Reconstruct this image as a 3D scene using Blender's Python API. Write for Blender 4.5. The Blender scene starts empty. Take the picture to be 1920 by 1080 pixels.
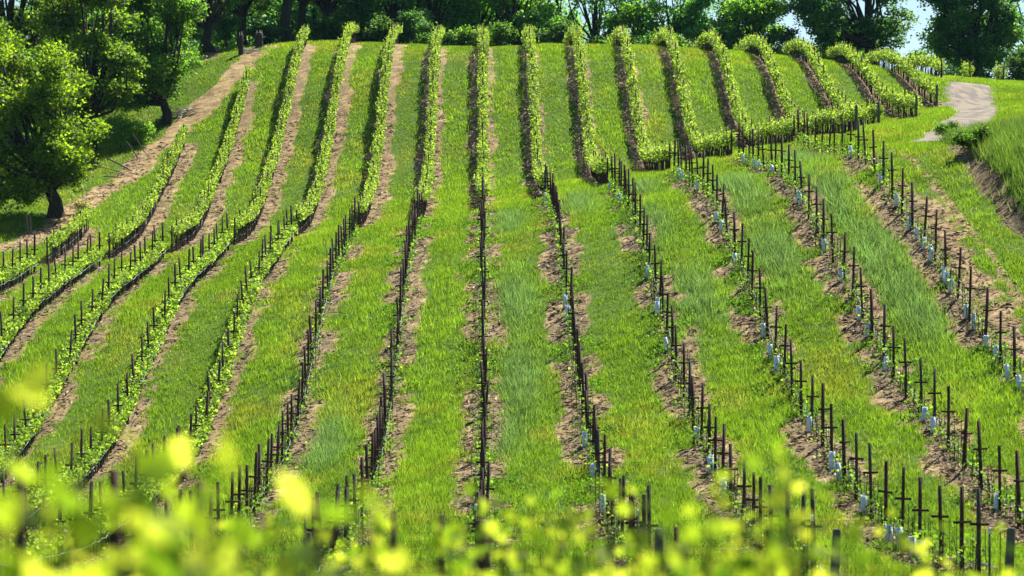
GRID_TEXT = """
-160 0 0 0 0 0 0 0 0 0 0 0 0 0 0 0 0 0 0 0 0 0 0 0 0 0 0 0 0 0 0 0 0 0 0 0 0 0 0 0 0 0 0 0 0 0 0 0 0
-168 0 0 0 0 0 0 0 0 0 0 0 0 0 0 0 0 0 0 0 0 0 0 0 0 0 0 0 0 0 0 0 0 0 0 0 0 0 0 0 0 0 0 0 0 0 0 0 0
-176 0 0 0 0 0 0 0 0 0 0 0 0 0 0 0 0 0 0 0 0 0 0 0 0 0 0 0 0 0 0 0 0 0 0 0 0 0 0 0 0 0 0 0 0 0 0 0 0
-185 0 1 0 0 0 0 0 0 0 0 0 0 0 0 0 0 0 0 0 0 0 0 0 0 0 0 0 0 0 0 0 0 0 0 0 0 0 0 0 0 0 0 0 0 0 0 -1 0
-193 0 1 0 0 0 0 0 0 0 0 0 0 0 0 0 0 0 0 0 0 0 0 0 0 0 0 0 0 0 0 0 0 0 0 0 0 0 0 0 0 0 0 0 0 0 0 -1 0
-200 0 0 -1 0 0 0 0 0 0 0 0 0 0 0 0 0 0 0 0 0 0 0 0 0 0 0 0 0 0 0 0 0 0 0 0 0 0 0 0 0 0 0 0 0 0 0 1 0
-213 0 -1 0 0 0 0 0 0 0 0 0 0 0 0 0 0 0 0 0 0 0 0 0 0 0 0 0 0 0 0 0 0 0 0 0 0 0 0 0 0 0 0 0 0 0 0 1 0
-234 0 0 0 0 0 0 0 0 0 0 0 0 0 0 0 0 0 0 0 0 0 0 0 0 0 0 0 0 0 0 0 0 0 0 0 0 0 0 0 0 0 0 0 0 0 0 0 0
-259 1 0 0 0 0 0 0 0 0 0 0 0 0 0 0 0 0 0 0 0 0 0 0 0 0 0 0 0 0 0 0 0 0 0 0 0 0 0 0 0 0 0 0 0 0 0 0 0
-284 0 0 0 1 0 0 0 0 0 0 0 0 0 0 0 0 0 0 0 0 0 0 0 0 0 0 0 0 0 0 0 0 0 0 0 0 0 0 0 0 0 0 0 0 0 0 0 0
-310 0 1 0 0 0 0 0 0 0 0 0 0 0 0 0 0 0 0 0 0 0 0 0 0 0 0 0 0 0 0 0 0 0 0 1 0 0 0 0 0 0 0 0 0 0 -1 0 0
-336 0 0 0 0 0 0 0 0 0 1 0 0 0 0 0 0 0 0 0 0 0 0 0 0 0 0 0 0 0 0 0 0 0 0 0 0 0 0 0 0 0 0 0 0 0 0 0 0
-363 0 0 0 0 0 0 0 0 0 0 0 0 1 0 0 0 0 0 0 0 0 0 0 0 0 0 0 0 0 0 0 0 0 0 0 0 0 0 0 0 0 0 0 0 0 0 0 0
-390 0 0 0 0 0 0 0 0 0 0 0 0 0 0 0 0 0 0 0 0 0 0 -1 0 0 0 0 0 0 0 0 0 0 0 0 0 0 0 0 0 0 0 0 0 0 0 0 0
-417 0 0 0 0 0 -1 0 0 0 0 0 0 0 -1 0 0 0 0 0 0 0 0 -1 0 0 0 0 0 0 0 0 0 0 0 0 0 0 0 0 0 0 0 0 -1 0 0 0 0
-444 -1 0 0 0 0 0 -1 0 0 0 0 -1 0 0 0 -1 0 0 0 0 0 -1 0 0 0 0 0 0 0 0 0 0 0 0 -1 0 0 0 0 0 0 0 0 0 -1 0 0 0
-472 -1 0 0 0 0 0 -1 0 0 0 -1 0 0 0 -1 0 0 0 0 -1 0 0 0 0 0 0 -1 0 0 0 0 0 0 0 0 0 0 0 -1 0 0 0 0 0 0 0 -1 0
-501 0 0 0 0 -1 0 0 0 0 0 0 -1 0 0 0 0 0 0 -1 0 0 0 0 0 0 0 0 0 0 0 -1 0 0 0 0 0 0 0 0 0 -1 0 0 0 0 0 0 0
-531 0 0 0 0 1 0 0 0 0 0 1 0 0 0 0 0 0 0 1 0 0 0 0 0 0 0 0 0 0 -1 0 0 0 0 0 0 0 0 0 0 0 0 0 0 0 0 1 0
-564 1 1 1 0 1 1 1 0 1 1 1 0 1 1 0 1 1 0 1 0 1 0 0 0 0 0 0 0 0 0 0 0 0 -1 0 0 0 1 0 0 0 1 0 1 1 0 1 1
-597 1 2 1 2 1 2 1 2 1 2 1 2 1 2 1 1 2 1 1 1 1 1 0 1 0 0 0 0 0 0 -1 0 0 0 0 0 0 1 0 1 1 1 1 1 2 1 1 2
-632 3 2 3 2 2 3 2 3 2 2 3 2 2 3 2 2 2 2 2 1 2 1 1 1 0 1 0 0 0 -1 0 0 0 0 0 1 0 1 2 1 2 1 2 2 3 2 2 3
-666 3 4 3 3 3 4 3 3 3 4 3 3 4 3 3 3 3 3 2 3 2 2 1 1 1 1 0 0 0 -1 0 0 1 0 1 1 1 2 2 2 3 3 3 3 3 4 3 4
-701 5 4 4 4 4 4 5 4 4 4 5 4 4 4 4 4 4 4 3 3 3 2 2 2 1 1 0 0 0 0 0 1 0 2 1 2 3 3 3 4 3 4 5 4 5 5 5 5
-735 5 5 5 5 5 5 5 6 5 5 5 5 5 5 5 5 4 5 4 4 3 2 2 2 1 1 1 0 1 1 1 1 2 3 3 3 4 5 5 5 5 6 6 6 6 6 7 6
-769 6 6 6 6 6 6 6 6 5 6 6 6 6 6 5 6 5 5 5 4 3 3 2 1 1 2 1 2 1 3 2 3 4 4 5 6 5 7 6 7 8 7 8 8 8 8 8 8
-802 7 7 6 7 7 7 6 7 7 6 7 6 7 6 6 6 5 6 4 5 3 3 2 3 2 2 2 3 3 4 4 5 6 7 7 8 8 8 9 9 10 9 10 10 10 9 10 10
-834 8 7 8 7 8 7 8 7 8 7 7 7 7 7 6 7 5 6 5 4 4 4 3 3 3 3 3 4 5 6 6 8 8 10 9 11 10 11 12 11 12 11 12 12 12 11 12 12
-865 9 8 9 8 8 9 8 8 8 8 8 8 7 8 7 6 7 6 5 5 5 5 4 4 4 4 4 6 6 8 9 11 11 12 13 13 13 14 13 14 14 13 14 14 13 14 14 13
-894 9 10 9 9 9 9 10 9 8 9 9 8 9 8 8 7 7 7 7 6 7 5 6 6 6 5 6 7 8 10 12 14 14 15 15 15 16 16 15 16 15 16 16 15 16 15 15 16
-921 10 10 10 11 10 10 10 9 10 10 10 9 9 9 9 9 8 9 8 8 8 8 8 8 8 9 10 10 10 13 13 15 16 17 17 17 17 18 17 17 18 17 17 17 17 17 17 17
-945 11 11 11 10 11 11 11 11 11 11 10 11 10 11 10 10 10 10 10 10 10 10 11 11 11 12 13 13 14 15 16 17 18 18 18 19 19 18 19 19 19 19 18 19 19 18 19 18
-966 11 12 12 11 12 12 12 12 12 11 12 12 12 12 11 12 12 12 11 12 13 13 13 14 14 16 16 17 17 18 19 19 19 20 20 20 20 20 21 20 20 20 20 20 20 19 20 20
-984 13 12 13 12 13 12 13 13 13 13 13 13 13 14 13 14 13 14 13 15 14 16 16 17 18 18 20 20 21 21 21 22 22 21 22 21 22 21 22 21 21 22 21 21 21 21 21 20
-997 13 13 13 14 13 13 14 14 13 15 14 14 15 15 15 15 16 15 15 16 17 18 19 20 21 22 23 23 25 25 24 25 23 24 23 23 24 23 23 22 23 22 23 22 22 21 22 22
-1004 13 14 13 14 14 14 14 14 15 15 15 16 16 16 17 16 17 17 17 17 19 20 22 23 24 25 26 27 27 28 28 28 27 26 26 26 25 25 25 24 24 23 23 23 23 22 22 23
-1006 14 14 13 15 14 14 15 14 15 16 16 16 16 17 18 18 17 18 18 20 21 23 26 27 28 28 29 29 30 31 31 31 31 30 29 29 27 27 26 26 24 25 23 24 22 23 23 22
-1002 15 14 14 14 15 14 15 15 15 15 16 16 17 17 17 18 18 19 21 23 25 28 29 31 32 32 32 32 32 34 34 35 34 33 33 30 30 28 28 26 25 25 23 24 23 22 23 22
-990 15 14 14 15 14 15 15 14 16 15 16 16 17 17 18 18 20 20 23 25 28 31 34 35 36 37 35 36 36 37 38 38 37 36 34 32 31 29 27 26 25 24 24 23 22 23 22 21
-971 15 15 14 15 15 14 15 15 15 15 16 16 17 18 18 20 20 22 24 26 31 35 38 41 42 42 40 39 40 40 42 41 39 37 35 32 30 28 27 25 25 23 23 22 21 22 21 21
-944 15 15 15 15 15 15 15 15 15 15 16 16 17 18 19 21 22 24 26 30 33 38 40 43 45 45 45 44 45 44 43 44 42 38 35 31 30 27 26 24 23 22 22 21 20 20 20 20
-910 16 15 16 16 15 16 15 16 15 16 16 17 17 18 20 23 24 26 28 31 35 39 42 44 46 47 48 49 48 49 47 46 43 38 34 31 28 26 25 24 22 21 20 19 19 18 19 18
-869 16 17 17 16 16 17 16 17 16 17 17 18 18 20 21 23 26 28 30 34 35 39 41 43 45 48 49 51 51 51 50 48 44 38 33 31 29 26 25 23 21 20 19 17 17 17 17 16
-822 18 17 18 17 18 18 17 18 18 18 19 19 20 21 22 23 26 30 32 35 36 37 39 42 43 46 50 51 52 51 51 49 44 38 35 34 31 28 26 23 21 18 17 15 15 15 14 15
-770 19 19 19 19 18 19 20 19 19 20 21 21 21 23 23 24 26 28 31 35 36 37 39 40 42 45 48 51 51 52 52 51 47 42 39 34 32 29 25 22 19 17 15 13 12 12 13 13
-713 20 20 20 20 20 20 21 20 21 22 21 22 22 22 23 23 24 27 32 37 38 38 38 41 42 44 47 49 52 53 53 53 50 46 40 36 32 28 24 21 18 15 14 12 11 11 11 12
-654 21 20 22 21 21 22 21 22 22 23 22 22 22 22 22 23 24 28 32 36 37 38 39 40 41 44 46 49 52 54 56 55 54 48 44 37 31 27 22 19 16 14 12 11 11 10 10 10
-594 21 22 22 22 22 22 23 23 23 24 23 23 23 22 22 22 24 26 31 36 36 37 38 39 41 44 46 49 53 55 58 59 56 52 44 36 29 24 20 17 14 13 11 10 10 9 9 9
-534 22 22 22 22 23 23 23 23 24 24 24 25 24 23 23 24 24 25 28 31 34 36 37 40 42 44 47 51 53 55 58 57 55 50 44 34 28 23 19 15 14 12 10 10 9 8 9 8
-475 22 22 22 22 23 23 23 23 23 24 24 24 24 25 23 24 23 24 27 31 33 35 38 40 42 46 47 51 52 54 54 53 50 46 40 34 28 23 20 16 14 11 11 9 9 8 8 8
-418 22 22 21 22 22 22 22 23 22 23 22 24 23 23 24 25 24 25 27 29 32 35 37 40 42 45 48 49 51 52 51 51 47 41 36 32 27 23 20 17 14 12 10 9 9 8 7 8
-363 21 21 21 21 21 22 21 21 21 20 21 21 21 21 23 24 24 26 28 30 32 35 37 39 42 44 46 48 49 49 49 47 43 40 35 31 27 23 20 16 14 11 10 9 8 7 8 7
-311 20 20 20 21 20 20 20 21 19 19 19 18 18 20 21 23 25 26 29 30 32 34 36 38 40 43 45 47 48 48 47 45 42 38 34 31 26 22 19 15 13 10 9 8 7 7 7 7
-262 19 19 19 19 19 20 19 19 20 18 19 16 16 17 20 22 25 26 29 30 32 33 35 37 38 41 44 46 48 48 46 44 41 37 34 29 26 21 17 14 11 9 7 6 6 7 7 7
-215 18 17 18 17 18 18 18 17 18 17 17 15 15 18 21 24 25 27 29 30 32 33 35 37 38 41 42 45 45 46 44 43 41 37 34 29 25 21 16 13 9 8 5 4 5 8 8 9
-169 15 16 16 16 16 16 16 16 16 15 16 16 17 19 22 24 26 28 29 30 32 33 34 37 38 40 42 43 44 44 43 43 40 37 34 30 25 20 16 13 10 9 7 6 7 7 8 8
-124 14 14 14 14 14 14 15 14 15 16 16 17 18 20 23 24 26 27 29 29 32 32 34 36 37 40 40 43 43 44 44 42 41 37 33 29 25 21 17 15 12 10 10 9 8 8 9 9
-78 13 12 12 12 12 13 13 13 14 15 16 18 18 21 22 25 25 27 28 30 30 32 33 34 37 39 40 43 44 45 45 45 41 37 32 28 24 21 19 15 15 12 12 11 11 10 10 11
-29 11 10 10 11 10 11 11 12 12 14 14 17 18 20 22 24 25 26 27 29 30 31 33 35 37 38 41 43 45 47 47 45 43 36 31 28 24 21 19 17 16 15 14 13 13 13 12 13
23 9 8 9 9 9 9 9 9 10 11 13 14 17 19 22 24 25 26 26 28 29 30 33 34 36 38 41 42 45 47 47 46 43 37 32 28 25 22 20 20 18 17 16 16 15 15 14 15
77 8 7 8 7 7 8 7 7 8 9 9 12 14 17 19 22 24 25 27 28 29 30 31 34 35 38 39 42 44 45 45 44 42 39 34 31 27 25 24 21 20 19 19 17 17 17 16 16
133 7 7 6 7 6 6 5 6 5 6 5 8 10 14 17 20 23 25 26 29 29 30 31 33 33 36 38 39 42 44 44 44 43 39 37 33 30 27 26 23 22 20 20 19 18 18 18 17
190 7 6 6 6 6 4 4 4 2 1 1 3 7 11 15 19 22 26 27 29 30 30 30 30 31 33 34 37 40 44 45 46 43 41 38 34 31 28 26 25 23 21 21 20 19 19 19 18
247 6 7 6 6 5 4 4 2 1 -2 -3 -1 3 8 13 18 22 25 29 30 29 29 28 27 28 30 32 35 39 43 46 46 45 41 37 33 30 29 26 25 24 23 21 21 19 20 18 19
301 7 7 6 6 6 5 3 2 0 -3 -4 -3 1 6 11 17 21 26 29 29 27 25 24 24 25 27 30 33 37 40 43 44 44 41 38 33 30 29 28 27 25 23 22 21 19 19 19 18
354 7 7 7 7 6 5 5 3 2 -1 -3 -4 -1 5 11 16 20 23 25 25 24 23 21 21 21 22 25 28 32 36 38 41 41 41 38 37 34 33 32 29 26 24 22 20 18 18 17 17
404 8 8 8 8 7 6 6 5 3 3 1 0 3 6 10 14 17 20 22 22 21 20 18 17 15 15 17 20 24 31 35 38 41 41 41 39 38 37 34 31 27 24 20 18 16 15 15 15
452 10 9 10 9 8 8 7 7 5 6 5 6 7 10 12 14 16 19 20 21 20 18 15 13 10 9 6 10 17 24 31 36 39 41 42 40 40 38 36 34 27 21 16 15 12 13 14 15
500 12 12 11 11 11 10 9 8 9 7 8 8 10 13 14 15 17 20 23 24 22 18 14 11 8 5 2 4 8 15 23 30 35 38 40 40 38 35 33 30 25 20 16 15 13 13 14 14
549 14 15 14 14 14 12 12 12 10 11 10 10 10 12 13 15 17 21 25 29 27 23 19 15 9 5 2 0 1 6 12 19 27 32 35 35 33 28 27 25 22 21 18 17 15 15 15 15
600 17 18 17 18 16 17 15 15 13 13 11 11 11 11 14 17 21 25 28 31 30 28 24 20 15 8 0 -4 -5 -4 0 8 15 21 25 26 26 24 23 21 22 20 20 19 17 16 16 16
655 20 20 20 21 20 20 20 18 17 14 13 11 11 12 17 21 26 30 32 34 32 29 25 21 15 10 3 -2 -8 -10 -8 -3 3 11 15 18 17 16 16 17 20 21 21 19 17 16 15 15
715 22 22 22 23 22 23 22 23 21 19 15 10 11 16 23 30 35 39 37 31 29 25 23 21 16 10 5 -2 -8 -13 -15 -9 -4 2 5 6 8 8 10 13 18 20 20 16 14 13 12 12
780 23 23 23 23 23 22 23 22 21 20 18 16 19 22 27 32 37 43 41 36 31 28 26 22 18 12 7 -1 -8 -11 -14 -13 -10 -9 -6 -5 -4 -2 2 7 11 13 14 12 11 9 9 9
847 24 24 24 23 22 22 21 21 19 20 20 22 30 35 40 43 45 43 40 35 30 27 25 22 18 13 7 0 -6 -10 -12 -13 -12 -13 -15 -17 -18 -15 -8 -3 3 6 6 7 6 6 5 4
918 26 25 25 24 23 23 22 22 21 21 24 27 37 44 48 50 49 46 37 28 26 24 23 21 16 12 7 1 -4 -9 -11 -14 -16 -18 -19 -22 -22 -20 -16 -10 -7 -3 -1 -1 -1 -1 0 -1
992 28 28 27 27 27 26 26 26 27 28 30 34 38 42 44 46 43 38 32 28 26 24 22 20 15 11 6 2 -4 -8 -12 -15 -18 -21 -22 -23 -23 -21 -20 -17 -13 -11 -10 -9 -8 -8 -7 -7
1070 31 31 31 31 31 31 31 32 32 34 34 36 37 39 38 39 36 32 27 25 23 21 19 17 14 10 6 1 -4 -9 -12 -16 -19 -21 -22 -23 -24 -23 -23 -21 -20 -18 -16 -15 -14 -13 -13 -13
1149 35 35 35 35 36 36 36 36 37 37 37 37 36 34 33 31 27 24 20 19 16 15 15 13 12 9 5 0 -4 -8 -12 -14 -17 -19 -21 -22 -24 -24 -25 -24 -25 -23 -21 -19 -18 -18 -17 -16
1230 38 38 39 39 39 40 39 40 40 39 38 37 35 32 28 23 19 15 11 8 7 7 7 9 8 6 5 0 -2 -7 -8 -12 -13 -16 -18 -20 -22 -24 -25 -27 -26 -26 -25 -23 -21 -21 -19 -20
1312 40 40 41 41 41 42 41 41 41 40 38 37 35 30 24 18 12 7 2 -3 -5 -4 1 5 5 4 3 0 -1 -4 -7 -8 -10 -13 -15 -18 -20 -23 -24 -26 -27 -27 -27 -25 -23 -21 -21 -20
1394 41 41 41 41 42 41 41 40 40 37 36 34 30 26 22 15 10 5 -1 -5 -9 -8 -6 -4 -1 -1 -1 -2 -3 -4 -6 -8 -10 -11 -14 -17 -18 -21 -22 -23 -24 -26 -26 -24 -21 -19 -19 -19
1477 40 39 40 40 39 39 39 37 36 35 32 30 26 22 19 13 8 2 -3 -6 -8 -9 -9 -7 -7 -5 -5 -5 -6 -6 -7 -9 -10 -12 -14 -16 -16 -18 -19 -19 -20 -20 -19 -20 -19 -18 -19 -18
1554 37 37 38 36 37 36 35 34 32 31 28 26 22 19 15 11 6 2 -2 -5 -7 -9 -9 -9 -9 -9 -8 -8 -9 -8 -10 -10 -11 -13 -13 -15 -15 -16 -15 -16 -15 -16 -15 -16 -16 -17 -17 -18
1621 34 34 35 34 33 33 31 30 29 27 24 22 20 16 12 10 6 2 0 -3 -5 -8 -9 -10 -10 -11 -11 -11 -11 -10 -11 -12 -12 -13 -13 -14 -14 -14 -14 -14 -14 -14 -14 -14 -14 -15 -15 -15
1675 31 32 32 31 30 30 28 27 26 23 22 19 16 14 11 9 5 3 1 -2 -3 -6 -9 -11 -12 -12 -12 -11 -12 -11 -12 -12 -12 -13 -13 -14 -14 -13 -14 -14 -13 -13 -13 -13 -14 -13 -13 -14
1715 30 29 29 29 28 27 26 24 23 22 19 17 15 12 10 7 4 2 0 -3 -5 -6 -8 -10 -10 -11 -10 -11 -11 -10 -12 -11 -13 -12 -14 -14 -14 -14 -14 -14 -13 -13 -12 -13 -12 -13 -12 -13
1742 28 28 27 27 26 26 24 23 21 20 18 15 14 11 9 6 3 0 -2 -4 -6 -7 -8 -8 -9 -9 -8 -9 -9 -10 -10 -11 -11 -13 -14 -15 -15 -14 -15 -14 -13 -13 -12 -11 -12 -12 -12 -12
1755 27 27 27 26 26 24 23 22 21 19 17 15 13 10 8 5 3 0 -3 -4 -6 -7 -7 -8 -8 -7 -8 -9 -8 -9 -10 -10 -12 -13 -13 -15 -14 -15 -15 -13 -14 -13 -12 -12 -11 -12 -12 -12
1756 27 27 27 26 25 25 23 22 21 19 16 15 13 10 8 5 3 0 -1 -4 -5 -6 -7 -8 -7 -8 -8 -8 -9 -9 -10 -11 -12 -12 -13 -14 -14 -15 -14 -14 -13 -13 -12 -13 -12 -12 -11 -12
1746 28 28 27 27 26 25 24 23 21 20 17 16 13 11 9 6 3 1 -1 -4 -4 -6 -7 -7 -8 -8 -8 -8 -9 -10 -10 -10 -12 -12 -13 -14 -14 -14 -14 -14 -14 -13 -12 -13 -12 -12 -12 -11
1725 30 29 29 28 28 27 25 25 22 21 19 17 15 12 10 7 5 1 -1 -4 -5 -6 -7 -7 -8 -8 -8 -8 -8 -9 -10 -11 -12 -12 -13 -14 -15 -14 -15 -14 -13 -13 -13 -12 -12 -11 -12 -12
1696 32 31 32 30 30 29 28 26 24 23 21 19 16 15 11 9 5 2 -1 -4 -5 -7 -7 -8 -7 -8 -8 -7 -8 -9 -10 -10 -12 -12 -14 -15 -15 -15 -15 -14 -13 -13 -12 -12 -12 -11 -12 -12
1660 35 34 35 33 33 31 30 29 27 24 23 20 18 16 13 9 7 3 -1 -2 -5 -6 -7 -7 -8 -8 -7 -8 -8 -9 -10 -11 -11 -13 -14 -15 -15 -15 -14 -14 -14 -13 -12 -12 -12 -11 -12 -12
1619 39 38 38 37 36 34 33 31 29 26 25 22 19 16 14 10 7 5 1 -1 -4 -4 -6 -7 -7 -8 -8 -9 -9 -9 -10 -11 -12 -13 -14 -14 -14 -15 -14 -14 -14 -13 -13 -12 -12 -12 -12 -11
"""
import bpy, math
import numpy as np
from mathutils import Vector
C = bpy.context.scene.collection
rng = np.random.default_rng(7)
F, VX, W = 5333.0, 906.0, 3.6          # focal length in photo pixels, vanishing column of the rows, row spacing in metres

# ------------------------------------------------------------------ terrain
X0, DX, Y0, DY = -48.0, 2.0, -12.0, 3.0
GRID = np.array([np.cumsum([int(v) for v in r.split()]) for r in GRID_TEXT.strip().split('\n')]) / 100.0
NY, NX = GRID.shape

def cub(t):
    t2 = t*t; t3 = t2*t
    return (-.5*t+t2-.5*t3, 1-2.5*t2+1.5*t3, .5*t+2*t2-1.5*t3, -.5*t2+.5*t3)

def sstep(a, b, v):
    t = np.clip((v-a)/(b-a), 0, 1)
    return t*t*(3-2*t)

def vn(x, y, seed=0):
    xi = np.floor(x).astype(np.int64); yi = np.floor(y).astype(np.int64)
    fx = x-xi; fy = y-yi
    fx = fx*fx*(3-2*fx); fy = fy*fy*(3-2*fy)
    def h(a, b):
        n = (a*374761393 + b*668265263 + seed*974634779) & 0x7fffffff
        n = ((n ^ (n >> 13))*1274126177) & 0x7fffffff
        n = ((n ^ (n >> 16))*668265263) & 0x7fffffff
        return ((n ^ (n >> 15)) & 0xffff)/65535.0
    return (h(xi, yi)*(1-fx)+h(xi+1, yi)*fx)*(1-fy)+(h(xi, yi+1)*(1-fx)+h(xi+1, yi+1)*fx)*fy

def fbm(x, y, seed=0):
    return (vn(x, y, seed)*.55+vn(x*2.1, y*2.1, seed+1)*.3+vn(x*4.3, y*4.3, seed+2)*.15)

BANKX = 21.5
def bank(X, Y):
    hb = np.interp(Y, [60, 110, 119, 128, 132, 138], [1.4, 1.35, 1.15, .7, .35, 0])
    xb = BANKX+(vn(Y*.35, Y*0, 31)-.5)*.9
    return hb*sstep(0, 2.0, X-xb)

def H(X, Y):
    X = np.asarray(X, float); Y = np.asarray(Y, float)
    X, Y = np.broadcast_arrays(X, Y)
    xc = np.clip(X, X0, X0+DX*(NX-1)-1e-6); yc = np.clip(Y, Y0, Y0+DY*(NY-1)-1e-6)
    u = (xc-X0)/DX; v = (yc-Y0)/DY
    i = np.floor(u).astype(int); j = np.floor(v).astype(int)
    wu = cub(u-i); wv = cub(v-j)
    z = np.zeros_like(u)
    for b in range(4):
        jj = np.clip(j+b-1, 0, NY-1); row = 0
        for a in range(4):
            row = row+wu[a]*GRID[jj, np.clip(i+a-1, 0, NX-1)]
        z = z+wv[b]*row
    z = z-np.maximum(0, Y-268)*.05-np.maximum(0, np.abs(X)-48)*.03
    near = (Y > 55) & (Y < 260)
    z = z+np.where(near, (fbm(X*.5, Y*.35, 5)-.5)*.16, 0)
    return z+np.where(Y > 58, bank(X, Y), 0)

def hz(x, y):
    return float(H(x, y))

def at(px, py, d0=55.0):
    """the ground point seen at a pixel of the photograph"""
    d = np.arange(d0, 262, .25)
    below = H((px-VX)/F*d, d) >= (540-py)/F*d
    k = int(np.argmax(below)) if below.any() else len(d)-1
    y = float(d[k]); x = (px-VX)/F*y
    return x, y, hz(x, y)

END = {k: 164.8 for k in range(-7, 7)}
END.update({7: 181, 8: 189, 9: 203, 10: 223, 11: 231, 12: 236})
TOP = {k: 241 for k in range(-4, 13)}
TOP.update({-7: 182, -6: 206, -5: 219, -4: 232, 10: 243, 11: 233.6, 12: 238.6})
LOW0, LOW1 = 59.0, 160.0
LOWTOP = {k: 160.5 for k in range(-7, 6)}
LOWTOP.update({5: 163})

PATHL = [at(*p)[:2] for p in ((478, 104), (432, 150), (388, 195), (348, 235), (300, 278), (240, 332), (150, 385), (60, 452), (5, 470))]
ROAD = [(37.4, 219.), (36.6, 214.), (34.8, 203.), (33.0, 190.), (30.8, 177.), (28.3, 165.), (26.2, 156.), (24.4, 149.), (23.2, 143.), (24.5, 139.5)]
PATHR = [(19.2, 158.), (19.6, 140), (20.0, 125.), (20.1, 112), (20.2, 100), (20.3, 80)]

def pdist(X, Y, pts):
    best = np.full(np.shape(X), 1e9)
    for (x1, y1), (x2, y2) in zip(pts[:-1], pts[1:]):
        dx, dy = x2-x1, y2-y1
        t = np.clip(((X-x1)*dx+(Y-y1)*dy)/(dx*dx+dy*dy), 0, 1)
        best = np.minimum(best, np.hypot(X-x1-t*dx, Y-y1-t*dy))
    return best

def dirt(X, Y):
    """bare soil: 1, sward: 0"""
    k = np.clip(np.round(X/W), -9, 13).astype(int); ax = np.abs(X-k*W); sx = X-k*W
    ends = np.array([END.get(int(q), 999) for q in range(-9, 14)])[k+9]
    tops = np.array([TOP.get(int(q), 0) for q in range(-9, 14)])[k+9]
    wob = (vn(X*.7, Y*.35, 3)-.5)*.75+(vn(X*2.4, Y*1.6, 4)-.5)*.55
    up = sstep(-1.5, .5, Y-ends)*sstep(2, -1, Y-tops)
    lo = sstep(2.5, 0, Y-LOW1)*sstep(60, 66, Y)*((k >= -7) & (k <= 5))
    hwu = np.where(k >= 1, .66, .80)+np.where(sx > 0, .12, -.1)*np.where(k < -1, 1., -.6)
    hwl = np.where(k >= -1, .84, np.where(k == -2, .8, np.where(sx > 0, .72, .5)))
    mu = sstep(-.28, .22, hwu+wob*.8-ax)*up
    weeds = sstep(.52, .66, fbm(X*.45+9, Y*.3, 8))*np.where(k >= -1, 1, .7)
    ml = sstep(-.34, .24, hwl+wob*.75-ax)*lo*(1-weeds*sstep(.15, .5, ax+.2))
    m = np.maximum(mu, ml)
    m = np.maximum(m, sstep(.25, -.25, pdist(X, Y, PATHL)-1.05-wob*1.1))
    m = np.maximum(m, sstep(.15, -.2, pdist(X, Y, PATHR)-.22-wob*.25)*.9)
    m = np.maximum(m, sstep(.3, -.2, np.abs(X-19.0)-.6-wob*1.3)*sstep(128, 120, Y)*sstep(62, 70, Y))
    t = X-BANKX
    m = np.maximum(m, sstep(.2, -.2, np.abs(t-.45)-.42-wob*.4)*sstep(136, 131, Y)*(Y > 60))
    m = np.maximum(m, (Y > 226)*sstep(-15, -18, X)*sstep(.4, .6, vn(X*.5, Y*.5, 77)))
    return np.clip(m, 0, 1)

def road_d(X, Y):
    w = np.interp(Y, [141, 150, 165, 190, 216], [2.0, 1.7, 1.55, 1.6, 1.75])
    return pdist(X, Y, ROAD)-w+(vn(X*1.2, Y*.8, 55)-.5)*.4

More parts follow.
